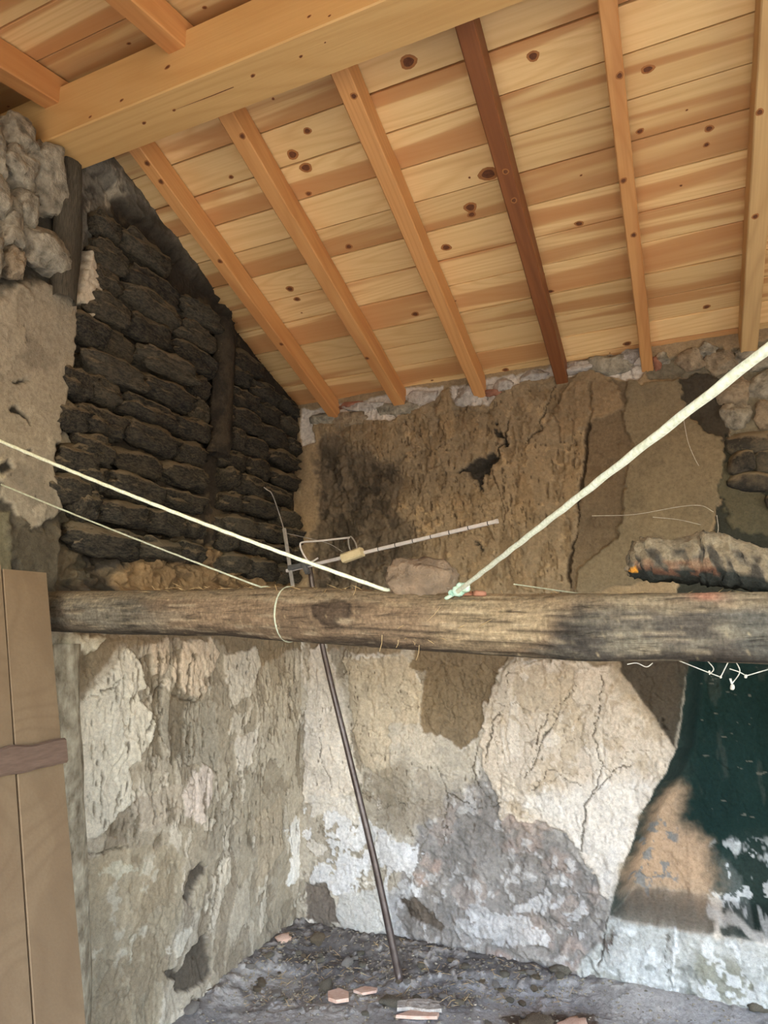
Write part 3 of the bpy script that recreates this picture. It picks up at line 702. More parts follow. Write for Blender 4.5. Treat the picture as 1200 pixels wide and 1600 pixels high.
# ---- front and right wall (behind the camera), yard outside
def plain_box(name, lo, hi, mat, label=None):
    bm = bmesh.new(); box_bm(bm, lo, hi); o = link(name, bm_mesh(name, bm), mat); tag(o, label, kind='structure'); return o
bm = bmesh.new()
box_bm(bm, (XL - .3, YF - .3, -.05), (-1.35, YF, 3.05)); box_bm(bm, (1.15, YF - .3, -.05), (XR + .3, YF, 3.05)); box_bm(bm, (-1.35, YF - .3, 2.35), (1.15, YF, 3.05))
tag(link('wall_front', bm_mesh('wall_front', bm), MAT['inner']), kind='structure')
bm = bmesh.new()
box_bm(bm, (XR, 1.55, -.05), (XR + .3, YB + .1, 3.7)); box_bm(bm, (XR, YF - .3, -.05), (XR + .3, -.85, 3.7)); box_bm(bm, (XR, -.85, 2.45), (XR + .3, 1.55, 3.7))  # opening added in this unseen wall to light the left wall
tag(link('wall_right', bm_mesh('wall_right', bm), MAT['inner']), kind='structure')
plain_box('wall_backing_1', (XL - .4, YB + .26, -.1), (XR + .3, YB + .5, ztop - .01), MAT['inner'])
plain_box('wall_backing_2', (XL - .4, YF - .3, -.1), (XL - .12, YB + .3, 2.8), MAT['inner'])
plain_box('wall_backing_3', (XL - .50, -.3, 2.7), (XL - .36, 1.9, 3.44), MAT['inner'])  # backing box added to close a sky gap behind the wall recess
bm = bmesh.new(); box_bm(bm, (-25, -40, -.12), (30, YF + .02, -.03)); box_bm(bm, (XR + .02, YF + .02, -.12), (30, 30, -.03))
tag(link('ground', bm_mesh('ground', bm), MAT['ground']), kind='structure')

# ---- roof: deck with every board its own piece
def frame(origin, ex, ey):
    ex = Vector(ex).normalized(); ey = Vector(ey).normalized(); ez = ex.cross(ey)
    return Matrix([[ex[i], ey[i], ez[i], origin[i]] for i in range(3)] + [[0, 0, 0, 1]])
DOWN = Vector((0, math.cos(TH), -math.sin(TH)))       # down the far slope
DOWN2 = Vector((0, -math.cos(TH2), -math.sin(TH2)))   # down the near slope
RIDGE = Vector((0, YRIDGE, ZR + DV))                  # underside of the boards at the ridge
bm = bmesh.new()
for dn, ln_, a in ((DOWN, (YB - YRIDGE) / math.cos(TH) + .4, 1), (DOWN2, (YRIDGE - YF) / math.cos(TH2) + .4, -1)):
    up = Vector((1, 0, 0)).cross(dn) * (1 if a > 0 else -1)
    if up.z < 0: up = -up
    q = [RIDGE + Vector((x, 0, 0)) + dn * t + up * h_ for h_ in (.026, .09) for x, t in ((XL - .65, -.0), (XR + .35, -.0), (XR + .35, ln_), (XL - .65, ln_))]
    v = [bm.verts.new(p) for p in q]
    for f in [(0, 1, 2, 3), (4, 7, 6, 5), (0, 4, 5, 1), (1, 5, 6, 2), (2, 6, 7, 3), (3, 7, 4, 0)]: bm.faces.new([v[i] for i in f])
bmesh.ops.recalc_face_normals(bm, faces=bm.faces[:])
ceiling = link('ceiling', bm_mesh('ceiling', bm), MAT['dark_gap'])
tag(ceiling, 'gable roof sheathed underneath with knotty pine boards', kind='structure')

KN = [(457, 242, 9), (478, 262, 11), (482, 303, 8), (453, 452, 6), (464, 468, 6), (627, 572, 7), (638, 98, 13), (640, 130, 9), (735, 325, 10), (737, 336, 6), (1012, 109, 9), (833, 88, 9), (1000, 206, 6),
      (1108, 202, 7), (1104, 227, 5), (763, 272, 14), (697, 387, 7), (545, 386, 6), (980, 537, 7), (566, 585, 5), (675, 595, 8), (905, 350, 11), (480, 205, 7), (361, 277, 4), (356, 290, 4), (712, 478, 5), (790, 578, 6), (649, 491, 5), (1104, 480, 5), (843, 432, 9), (860, 456, 5)]
KNP = []
for u, v, s in KN:
    p = on_roof(u, v, DV); dep = (M.T @ (p - CAMP))[2]
    KNP.append((p[0], (p[1] - YRIDGE) / math.cos(TH), s * dep / F))
def make_board(x0, x1, t0, t1, dn, far, knots):
    w = t1 - t0 - random.choice((.004, .004, .005, .007)); Lb = x1 - x0 - .002
    ey = dn if far else dn
    ex = Vector((1, 0, 0)); ez = ex.cross(ey)
    if ez.z < 0: ex = -ex; ez = ex.cross(ey)
    up = ez
    bm = bmesh.new(); th = .022
    chamfer_bar(bm, Lb, w, th, .0015)
    for kx, kt, r in knots:
        lx = (kx - (x0 + x1) / 2) * (1 if ex.x > 0 else -1); ly = kt - (t0 + t1) / 2
        if abs(lx) > Lb / 2 - .02 or abs(ly) > w / 2 - .005: continue
        r = min(r, w / 2 - abs(ly) - .001)
        knot_disc(bm, (lx, ly, -th / 2), (1, 0, 0), (0, -1, 0), (0, 0, -1), r * random.uniform(1, 1.35), r * random.uniform(.75, 1), random.uniform(-.3, .3))
    o = RIDGE + Vector(((x0 + x1) / 2, 0, 0)) + dn * ((t0 + t1) / 2) + up * (th / 2 + random.uniform(0, .0035))
    mw = frame(o, ex, ey) @ Matrix.Rotation(random.uniform(-.012, .012), 4, 'X') @ Matrix.Rotation(random.uniform(-.0012, .0012), 4, 'Z')
    return link('board', bm_mesh('board', bm), PINE, ceiling, mw)
# joints measured along the far slope (metres up from the back wall), board after board
TOTAL = (YB - YRIDGE) / math.cos(TH)
rows = []
s_edges = [-.16, -.02]
for v in (524, 491, 454, 414, 363, 313, 256, 195, 127, 51):
    s_edges.append((YB - on_roof(1085, v, DV)[1]) / math.cos(TH))
while s_edges[-1] < TOTAL: s_edges.append(s_edges[-1] + .147)
s_edges = [s for s in s_edges if s < TOTAL - .05] + [TOTAL]
RX = [-1.735, -1.32, -.872, -.448, -.045, .375, .80, 1.23, 1.66, 2.1]     # rafter centres
for k in range(len(s_edges) - 1):
    t1 = TOTAL - s_edges[k]; t0 = TOTAL - s_edges[k + 1]
    cuts = [XL - .40]
    for j in sorted(random.sample(range(0, 9), 3)): cuts.append(RX[j] + random.uniform(-.015, .015))
    cuts.append(XR + .1)
    for a, b_ in zip(cuts[:-1], cuts[1:]):
        kn = [q for q in KNP if a < q[0] < b_ and t0 < q[1] < t1]
        for _ in range(random.choice((0, 1, 1))): kn.append((random.uniform(a, b_), random.uniform(t0 + .02, t1 - .02), random.uniform(.003, .006)))
        make_board(a, b_, t0, t1, DOWN, True, kn)
t = 0.
while t < (YRIDGE - YF) / math.cos(TH2) + .2:
    w = random.uniform(.15, .175)
    c_ = random.uniform(-1.2, 1.5)
    for a, b_ in ((XL - .40, c_), (c_, XR + .1)):
        make_board(a, b_, t, t + w, DOWN2, False, [(random.uniform(a, b_), t + random.uniform(.03, w - .03), random.uniform(.005, .01)) for _ in range(3)])
    t += w

# ---- rafters, beam
RLAB = ['pine rafter nearest the sooty left wall', 'pine rafter second from the left wall, plain and orange', 'pine rafter with bark edge just left of the dark one',
        'dark brown stained rafter, the only dark one under the boards', 'narrow pine rafter with three round knots in a row', 'greyish pine rafter at the right edge of the photo']
RK = {4: [(968, 118), (974, 282), (990, 367)], 2: [(553, 150)], 0: [(230, 255), (262, 280), (452, 535), (355, 405)], 1: [(380, 212), (545, 565)], 3: [(803, 313), (790, 268)], 5: [(1187, 175), (1180, 338)]}
RW = [.056, .064, .064, .060, .052, .068]
XB0 = [-1.762, -1.352, -.903, -.479, -.075, .344]
def make_rafter(name, x0, w, mat, y0, y1, far, knots=(), label=None, wane=False):
    dn, zf = (DOWN, lambda y: rafter_z(y)) if far else (DOWN2, lambda y: ZR - T2 * (YRIDGE - y))
    a = Vector((x0 + w / 2, y0, zf(y0))); b_ = Vector((x0 + w / 2, y1, zf(y1)))
    ex = (b_ - a).normalized(); ey = Vector((1, 0, 0)) if far else Vector((-1, 0, 0)); ez = ex.cross(ey)
    if ez.z < 0: ey = -ey; ez = ex.cross(ey)
    Lr = (b_ - a).length
    bm = bmesh.new(); chamfer_bar(bm, Lr, w, RH - .002, .004, nseg=14, warp=.0012)
    o = (a + b_) / 2 + ez * ((RH - .002) / 2)
    mw = frame(o, ex, ey); inv = mw.inverted()
    for u, v in knots:
        p = inv @ V(on_roof(u, v, 0.)); ly = max(-w / 2 + .014, min(w / 2 - .014, p.y))
        knot_disc(bm, (p.x, ly, -RH / 2 + .0005), (1, 0, 0), (0, -1, 0), (0, 0, -1), .013, .012, random.uniform(-1, 1))
    ob = link(name, bm_mesh(name, bm), [mat, MAT['knot_rim'], MAT['knot']], None, mw)
    tag(ob, label, 'rafter', 'roof rafters'); return ob
for i in range(6):
    make_rafter('rafter', XB0[i], RW[i], MAT['rafter_dark'] if i == 3 else MAT['rafter_grey'] if i == 5 else MAT['rafter'], 1.50, YB + .16, True, RK.get(i, ()), RLAB[i])
# the near slope's rafters, on the other side of the beam
for (u0, v0, lab) in ((85, 115, 'pine rafter at the top left corner above the big beam'), (278, 30, 'pine rafter on the near slope, right of the corner one')):
    d_ = M @ np.array([u0 - 600., 800. - v0, F]); zz = ZR - .02
    tq = (1.437 - CAMP[1]) / d_[1]; x = (CAMP + d_ * tq)[0]
    make_rafter('rafter', x - .035, .07, MAT['rafter'], 1.50, YF - .25, False, (), lab)

bm = bmesh.new(); bl = XR + .1 - (XL - .33)
chamfer_bar(bm, bl, .163, .200, .004, nseg=10, warp=.0008)
mw = frame(Vector(((XR + .1 + XL - .33) / 2, 1.5185, 3.309)), (1, 0, 0), (0, 1, 0)); inv = mw.inverted()
for u, v, ax, val, r in ((262, 105, 1, 1.437, .012), (190, 157, 1, 1.437, .009), (141, 183, 1, 1.437, .008), (483, 26, 1, 1.437, .008), (515, 25, 1, 1.437, .007)):
    p = inv @ V(on(u, v, ax, val)); knot_disc(bm, (p.x, -.0815, max(-.08, min(.08, p.z))), (1, 0, 0), (0, 0, 1), (0, -1, 0), r, r * .6, .2)
for u, v, r in ((508, 66, .005), (225, 192, .010), (272, 172, .008), (395, 118, .010), (470, 88, .009)):
    p = inv @ V(on(u, v, 2, 3.209)); knot_disc(bm, (p.x, max(-.07, min(.07, p.y)), -.1), (1, 0, 0), (0, -1, 0), (0, 0, -1), r, r * .6, .3)
# drying split along the underside
pts = [inv @ V(on(u, v, 2, 3.209)) for u, v in ((272, 172), (330, 150), (400, 122), (470, 92), (560, 60), (650, 24))]
prev = None
for i, p in enumerate(pts):
    w_ = .0016 * (1 if 0 < i < len(pts) - 1 else .2)
    a = bm.verts.new((p.x, p.y - w_, -.1003)); b_ = bm.verts.new((p.x, p.y + w_, -.1003))
    if prev: bm.faces.new([prev[0], prev[1], b_, a]).material_index = 2
    prev = (a, b_)
beam = link('ridge_beam', bm_mesh('ridge_beam', bm), [MAT['beam'], MAT['knot_rim'], MAT['knot']], None, mw)
tag(beam, 'big squared new pine beam carrying the rafters across the top', 'beam')

# ================================================================== PIECES OF THE WALLS
def lump_mesh(name, size, seed, n=4, power=3.2, amp=.12, freq=1.6, chop=False):
    """rounded block: a cube grid pushed onto a superellipsoid, then roughened"""
    bm = bmesh.new(); bmesh.ops.create_cube(bm, size=2)
    bmesh.ops.subdivide_edges(bm, edges=bm.edges[:], cuts=n - 1, use_grid_fill=True)
    off = Vector((seed * 3.7, seed * 1.9, -seed * 2.3)); rs = random.Random(seed)
    planes = [(Vector((rs.uniform(-1, 1), rs.uniform(-1, 1), rs.uniform(-1, 1))).normalized(), rs.uniform(.72, .92)) for _ in range(9 if chop else 0)]
    for v in bm.verts:
        p = v.co.copy(); l = (abs(p.x) ** power + abs(p.y) ** power + abs(p.z) ** power) ** (1 / power)
        p = p / l
        for d_, lim in planes:
            q_ = p.dot(d_)
            if q_ > lim: p = p - d_ * (q_ - lim) * .9
        k = 1 + amp * mnoise.noise(p * freq + off) + amp * .5 * mnoise.noise(p * freq * 2.7 + off) + (amp * .22 * mnoise.noise(p * freq * 7 + off) if n > 5 else 0)
        v.co = Vector((p.x * k * size[0] / 2, p.y * k * size[1] / 2, p.z * k * size[2] / 2))
    return bm_mesh(name, bm, True)
# adobe courses of the left wall (local x along the wall, y into the room, z up)
VAR = [lump_mesh('brick', (1, 1, 1), i + 1, 8, 3.6, .30, 1.9) for i in range(14)]
for me in VAR: me.materials.append(MAT['brick'])
VARP = [lump_mesh('brick', (1, 1, 1), i + 31, 8, 3.6, .30, 1.9) for i in range(5)]
for me in VARP: me.materials.append(MAT['brick_pale'])
def piece(name, me, parent, loc, size, rot=(0, 0, 0)):
    o = bpy.data.objects.new(name, me); COL.objects.link(o); o.parent = parent
    o.location = loc; o.scale = size; o.rotation_euler = rot; return o
yPost = on(346, 545, 0, XL)[1]
def course_run(y0, y1, z0, ztop_f, pitch, length, lower=False):
    z = z0; k = 0
    while z < ztop_f(y0) + .1:
        y = y0 - random.uniform(0, length * .6)
        while y < y1:
            ln_ = length * random.uniform(.75, 1.2)
            a = max(y, y0); b_ = min(y + ln_, y1)
            if b_ - a > .07 and z + pitch * .5 < ztop_f((a + b_) / 2) - .01:
                hh = pitch * random.uniform(.86, 1.0)
                hh = min(hh, (ztop_f((a + b_) / 2) - z) * 1.1)
                me = random.choice(VARP if (a < yA + .12 and z > 2.35) or random.random() < .12 else VAR)
                piece('brick', me, wall_left, (XL - .050 + random.uniform(-.02, .024), (a + b_) / 2, z + pitch / 2 + random.uniform(-.010, .010)),
                      (b_ - a + .004, random.uniform(.13, .17), hh * random.uniform(.92, 1.12)), (random.uniform(-.10, .10), random.uniform(-.02, .05), math.pi / 2 + random.uniform(-.06, .06)))
            y += ln_
        z += pitch * random.uniform(.94, 1.06); k += 1
yA = on(150, 540, 0, XL)[1]
def top_bay1(y): return rafter_z(y) - .06
course_run(yA - .05, yPost - .05, 1.80, top_bay1, .112, .30)
course_run(yPost + .06, YB - .02, 1.78, lambda y: rafter_z(y) + .02, .104, .27)
# a few odd bricks reaching out to the plaster edge
for u, v, l_ in ((122, 600, .16), (118, 650, .16), (128, 720, .2), (112, 765, .22), (140, 515, .18)):
    p = on(u, v, 0, XL); piece('brick', random.choice(VAR), wall_left, (XL - .045, p[1], p[2]), (l_, .14, .11), (random.uniform(-.06, .06), 0, math.pi / 2))
# dark upright post between the two bays
def post(name, pts, r, mat, parent, flat=.7, label=None):
    path = smooth_path(pts, 10); n = 14; vs = []
    for i, p in enumerate(path):
        for k in range(n):
            th = 2 * math.pi * k / n; rr = r * (1 + .34 * mnoise.noise(Vector((math.cos(th) * 1.3, math.sin(th) * 1.3, i * .14 + r * 90))) + .10 * math.sin(5 * th + i * .02))
            vs.append((p[0] + flat * rr * math.cos(th), p[1] + rr * math.sin(th), p[2]))
    me = mesh_np(name, vs, grid_quads(len(path), n, True)); o = link(name, me, mat, parent)
    if label: o['label'] = label
    return o
p0 = on(330, 668, 0, XL); p1 = on(350, 430, 0, XL)
MAT['post_black'] = soot_material('sooty_post', lin(46, 42, 37), lin(72, 63, 51), lin(96, 83, 66), .4)
post('post', [(XL + .01, yPost - .01, p0[2] - .12), (XL + .015, yPost, 2.4), (XL + .01, yPost + .015, 2.75), (XL + .0, yPost + .01, 3.02)], .062, MAT['post_black'], wall_left, .7, 'dark upright timber')
pa = on(104, 275, 0, XL); pb = on(92, 450, 0, XL)
post('post', [(XL + .02, pb[1], pb[2] - .05), (XL + .02, (pa[1] + pb[1]) / 2 + .005, (pa[2] + pb[2]) / 2), (XL + .02, pa[1], pa[2]), (XL + .01, pa[1], pa[2] + .12)], .05, MAT['post'], wall_left, .7, 'grey weathered timber under the beam')
pc = on(105, 1020, 0, XL); pd = on(112, 1300, 0, XL); pe = on(118, 1560, 0, XL)
post('post', [(XL + .0, pe[1] - .01, .0), (XL + .005, pe[1], pe[2]), (XL + .01, pd[1], pd[2]), (XL + .02, pc[1] + .01, (pc[2] + pd[2]) / 2), (XL + .01, pc[1] - .02, pc[2] + .03)], .05, MAT['post_pale'], wall_left, .7, 'whitish crusted door post')

# stones of the left wall above the plaster
def stone(u, v, wpx, hpx, parent, plane_ax, plane, mat, seed, depth=.12, rot=0., proud=.03, n=9, power=3.2, amp=.24):
    p = on(u, v, plane_ax, plane); dep = (M.T @ (p - CAMP))[2]
    if plane_ax == 0:
        q = on(u + wpx / 2, v, 0, plane); q2 = on(u - wpx / 2, v, 0, plane); w = abs(q[1] - q2[1]); loc = (plane + proud - depth * .35, p[1], p[2]); rz = math.pi / 2
    else:
        q = on(u + wpx / 2, v, 1, plane); q2 = on(u - wpx / 2, v, 1, plane); w = abs(q[0] - q2[0]); loc = (p[0], plane - proud + depth * .35, p[2]); rz = 0.
    q = on(u, v - hpx / 2, plane_ax, plane); q2 = on(u, v + hpx / 2, plane_ax, plane); h_ = abs(q[2] - q2[2])
    me = lump_mesh('stone', (w * 1.24, depth * 1.15, h_ * 1.24), seed, n, power, amp, 1.5, True); me.materials.append(mat)
    o = bpy.data.objects.new('stone', me); COL.objects.link(o); o.parent = parent; o.location = loc; o.rotation_euler = (0, rot, rz) if plane_ax == 1 else (rot, 0, rz)
    return o
for i, (u, v, w, h_, r) in enumerate([(24, 222, 50, 54, .1), (14, 264, 52, 52, .0), (66, 288, 62, 96, .15), (-10, 318, 44, 60, 0), (30, 330, 36, 48, .1), (58, 386, 80, 54, .35), (4, 362, 34, 74, 0), (12, 412, 34, 40, .2), (-30, 400, 50, 60, 0), (-30, 240, 50, 80, 0)]):
    stone(u, v, w, h_, wall_left, 0, XL, MAT['stone'] if i not in (7,) else MAT['stone_warm'], 50 + i, .14, r, .05)
# stones and mortar along the top of the back wall
tops_ = [(1025, 563, 14, 26, 'red_brick'), (505, 652, 36, 18, 'stone'), (545, 655, 62, 20, 'stone_warm'), (570, 637, 60, 12, 'mortar'), (625, 640, 60, 20, 'stone'), (655, 622, 44, 20, 'mortar'), (548, 632, 34, 10, 'red_brick'), (727, 618, 34, 26, 'mortar'), (785, 600, 26, 20, 'mortar'), (770, 612, 26, 10, 'red_brick'),
         (835, 585, 40, 16, 'mortar'), (905, 572, 60, 18, 'mortar'), (955, 568, 60, 24, 'stone'), (985, 555, 34, 20, 'mortar'), (1030, 562, 30, 18, 'stone'), (1080, 562, 46, 28, 'stone_warm'), (1105, 548, 26, 22, 'stone'), (1130, 565, 48, 30, 'stone_warm'), (1180, 560, 60, 34, 'stone'),
         (1150, 610, 50, 46, 'stone_warm'), (1200, 605, 60, 44, 'stone'), (1150, 650, 46, 32, 'stone'), (1205, 650, 50, 40, 'stone_warm'), (1240, 570, 60, 40, 'stone'), (1250, 620, 60, 40, 'stone')]
for i, (u, v, w, h_, mt) in enumerate(tops_):
    stone(u, v, w, h_, wall_back, 1, YB, MAT[mt], 80 + i, .08, random.uniform(-.12, .12), .004, 7, 3.6, .28)
# sooty block courses at the right, above the log
for i, (u, v, w, h_) in enumerate([(1170, 690, 64, 30), (1235, 690, 60, 30), (1158, 722, 40, 30), (1205, 720, 50, 28), (1255, 722, 50, 30), (1180, 752, 70, 26), (1245, 755, 60, 28), (1230, 785, 60, 26)]):
    o = stone(u, v, w, h_, wall_back, 1, YB, MAT['brick'] if i % 3 else MAT['brick_pale'], 120 + i, .08, random.uniform(-.05, .05), .006, 5, 4., .16); o.name = 'brick'

# ================================================================== THE OLD LOG ACROSS THE ROOM
nL, nA = 640, 72
xs = np.linspace(XL - .06, 1.35, nL); th = np.linspace(0, 2 * math.pi, nA, endpoint=False)
XX = np.repeat(xs[:, None], nA, 1); AA = np.repeat(th[None, :], nL, 0)
ux = np.array([proj for proj in ((M.T @ (np.array([x, 1.57, 1.54]) - CAMP)) for x in xs)]); ux = 600 + F * ux[:, 0] / ux[:, 2]
ux[xs > .5] = 1400 + (xs[xs > .5] - .5) * 900
UU = np.repeat(ux[:, None], nA, 1)
sq = sst(820, 1000, UU)                                     # round timber turning squared to the right
zc = 1.592 - .0445 * (XX + 1.93) + .006 * np.sin(XX * 4.2)
rad = .0685 + .006 * sst(200, 480, UU)
rad = rad * (1 + .05 * fbm(XX * 3, AA * 0, 2, 5)) + .010 * np.exp(-((UU - 520) / 40) ** 2) * np.exp(-((AA - 3.1) / .9) ** 2)
ca, sa = np.cos(AA), np.sin(AA); pw_ = 2 + 6 * sq
sup = 1 / (np.abs(ca) ** pw_ + np.abs(sa) ** pw_) ** (1 / pw_)
y_ = ca * sup; z_ = sa * sup
cx_, cy_ = np.cos(AA) * 2.2, np.sin(AA) * 2.2
gr = fbm(XX * 9, AA * 9, 4, 71, .6); gr2 = fbm(XX * 2.2, AA * 16, 4, 72, .6)
n_low = fbm(XX * 5, AA * 1.5, 4, 73)
crk = sst(.32, .55, gr2) * (1 - .6 * sq)
rr = rad * (1 + .045 * n_low) + gr * .0022 - crk * .006 * sst(-.2, .2, n_low + .1)
LX = XX; LY = 1.64 + y_ * rr; LZ = zc + z_ * rr
vang = z_                                                    # -1 underside .. 1 top
base = np.tile(lin(122, 102, 80), (nL, nA, 1)).astype(float)
def lay(m, c):
    global base
    base = base * (1 - m[..., None]) + lin(*c)[None, None] * m[..., None]
lay(1 - sst(190, 320, UU + 60 * n_low), (106, 98, 84))
lay(sst(640, 740, UU) * (1 - sst(800, 880, UU + 80 * n_low)) * .7, (156, 137, 107))
lay(sst(.05, .35, n_low) * .55, (86, 70, 54))
lay(sst(840, 900, UU + 70 * n_low), (78, 72, 64))
lay(sst(840, 900, UU + 70 * n_low) * sst(-.2, .4, fbm(XX * 10, AA * 3, 4, 75)), (118, 110, 94))
lay(sst(1120, 1180, UU + 60 * n_low) * .7, (92, 90, 82))
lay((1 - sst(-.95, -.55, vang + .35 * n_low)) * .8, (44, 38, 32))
kq = np.hypot((UU - 520) / 30, (AA - 2.95) / .48) + .25 * gr
lay((1 - sst(.75, 1.15, kq)) * .75, (62, 50, 40)); lay(np.exp(-((kq - .9) / .10) ** 2) * .7, (40, 33, 27)); lay(np.exp(-((kq - 1.35) / .12) ** 2) * .45, (60, 50, 40))
lay((np.exp(-((UU - 885) / 26) ** 2) + np.exp(-((UU - 905) / 30) ** 2) * .5).clip(0, 1) * sst(-.4, .2, gr) * .8, (44, 40, 36))
lay(np.exp(-((UU - 200) / 18) ** 2) * sst(-.5, .2, gr) * .8, (50, 44, 36))
lay(crk * .75, (48, 40, 32))
lay(sst(.25, .5, gr) * .4 * (1 - crk), (164, 148, 122))
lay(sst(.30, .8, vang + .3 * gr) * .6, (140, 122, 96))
lay(sst(.62, .75, vang + .2 * gr) * (np.exp(-((UU - 1105) / 26) ** 2)), (150, 108, 88))
spk = fbm(XX * 110, AA * 26, 3, 76, .65); lay(sst(.55, .7, spk) * .3, (196, 176, 138))
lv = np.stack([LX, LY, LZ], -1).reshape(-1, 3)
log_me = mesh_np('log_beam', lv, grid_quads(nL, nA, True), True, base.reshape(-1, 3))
m_, nt, b_ = nodes('weathered_log'); MAT['log'] = m_
at = N(nt, 'ShaderNodeAttribute', attribute_name='Col'); c1 = coords(nt, (9, 80, 80), rand=False); c2 = coords(nt, rand=False)
g1 = noise_tex(nt, c1, 1., 5, .7, .4); g2 = noise_tex(nt, c2, 130, 4, .65); g4 = noise_tex(nt, coords(nt, (30, 30, 9), rand=False), 3., 4, .6)
cc_ = mixc(nt, 1., at.outputs['Color'], ramp(nt, g1, [(.30, g3(.28)), (.45, g3(.92)), (.62, g3(1.2)), (.72, g3(1.6))]), 'MULTIPLY')
cc_ = mixc(nt, .8, cc_, ramp(nt, g2, [(.3, g3(.6)), (.6, g3(1.1)), (.72, g3(1.5))]), 'MULTIPLY')
cc_ = mixc(nt, .6, cc_, ramp(nt, g4, [(.3, g3(.65)), (.7, g3(1.3))]), 'MULTIPLY')
nt.links.new(cc_, b_.inputs['Base Color']); b_.inputs['Roughness'].default_value = .9; b_.inputs['Specular IOR Level'].default_value = .15
mx = N(nt, 'ShaderNodeMath', operation='MULTIPLY_ADD'); nt.links.new(g2, mx.inputs[0]); mx.inputs[1].default_value = .5; nt.links.new(g1, mx.inputs[2]); bump(nt, b_, mx.outputs[0], .8, .006)
log = link('log_beam', log_me, MAT['log'])
tag(log, 'old weathered round timber spanning the room at eye level', 'beam')
def log_top(x): return 1.592 - .0445 * (x + 1.93) + .006 * math.sin(x * 4.2) + .069
def log_c(x): return 1.592 - .0445 * (x + 1.93) + .006 * math.sin(x * 4.2)

# charred stump lying on the log at the right
def loft(name, secs, n, mat, seed, amp, colf=None):
    """secs: (centre, half depth, half height); closed ends"""
    path_c = smooth_path([s[0] for s in secs], 8); k = len(path_c)
    rd = np.interp(np.linspace(0, len(secs) - 1, k), range(len(secs)), [s[1] for s in secs]); rh = np.interp(np.linspace(0, len(secs) - 1, k), range(len(secs)), [s[2] for s in secs])
    vs = []; cols = []
    for i in range(k):
        for j in range(n):
            a = 2 * math.pi * j / n; q = Vector((i * .22, math.cos(a) * 1.4, math.sin(a) * 1.4)); f = 1 + amp * mnoise.noise(q + Vector((seed, 0, 0))) + amp * .7 * mnoise.noise(q * 2.6 + Vector((0, seed, 0))) + amp * .35 * mnoise.noise(q * 6)
            v = (path_c[i][0] + .01 * mnoise.noise(q * 2), path_c[i][1] + math.cos(a) * rd[i] * f, path_c[i][2] + math.sin(a) * rh[i] * f)
            vs.append(v); cols.append(colf(i / (k - 1), a, q) if colf else (0, 0, 0))
    vs.append(tuple(path_c[0])); vs.append(tuple(path_c[-1])); cols += [cols[0], cols[-1]]
    q = [tuple(int(t_) for t_ in f) for f in grid_quads(k, n, True)]
    tri = [(j, (j + 1) % n, k * n) for j in range(n)] + [((k - 1) * n + (j + 1) % n, (k - 1) * n + j, k * n + 1) for j in range(n)]
    me = bpy.data.meshes.new(name); me.from_pydata(vs, [], q + tri); me.polygons.foreach_set('use_smooth', np.full(len(me.polygons), True))
    bm = bmesh.new(); bm.from_mesh(me); bmesh.ops.recalc_face_normals(bm, faces=bm.faces[:]); bm.to_mesh(me); bm.free()
    at = me.color_attributes.new('Col', 'FLOAT_COLOR', 'POINT'); rgba = np.ones((len(vs), 4), np.float32); rgba[:, :3] = np.array(cols); at.data.foreach_set('color', rgba.ravel())
    return me
def sec(u, v0, v1, dpt, Y=1.63):
    a = on(u, v0, 1, Y); b_ = on(u, v1, 1, Y); return ((a + b_) / 2, dpt, abs(a[2] - b_[2]) / 2)
def stump_col(t_, a, q):
    n1 = mnoise.noise(q * 1.3 + Vector((3, 1, 2))); n2 = mnoise.noise(q * 5)
    c = lin(104, 95, 81) * (1 + .5 * n2)
    if n1 > .05: c = c * .45 + lin(146, 130, 104) * .55
    if n1 < -.18: c = c * .3 + lin(54, 52, 48) * .7
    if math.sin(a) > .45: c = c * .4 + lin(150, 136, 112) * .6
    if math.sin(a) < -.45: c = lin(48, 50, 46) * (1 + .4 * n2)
    front = math.cos(a) < 0
    if front and -.7 < math.sin(a) < -.1 and .03 < t_ < .5 and n1 > -.05: c = c * .6 + lin(140, 92, 66) * .4
    if front and -.75 < math.sin(a) < -.35 and .045 < t_ < .13: c = lin(224, 156, 64)
    if t_ < .03: c = lin(132, 118, 98)
    return np.clip(c, 0, 1)
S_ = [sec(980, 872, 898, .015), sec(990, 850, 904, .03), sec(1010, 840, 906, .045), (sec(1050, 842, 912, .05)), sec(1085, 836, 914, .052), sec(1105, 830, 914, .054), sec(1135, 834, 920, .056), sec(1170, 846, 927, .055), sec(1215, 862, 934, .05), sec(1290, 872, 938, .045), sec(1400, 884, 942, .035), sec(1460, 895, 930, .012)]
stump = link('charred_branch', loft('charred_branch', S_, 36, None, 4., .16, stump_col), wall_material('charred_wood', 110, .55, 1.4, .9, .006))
tag(stump, 'thick charred crooked branch resting on the log at right', 'branch')

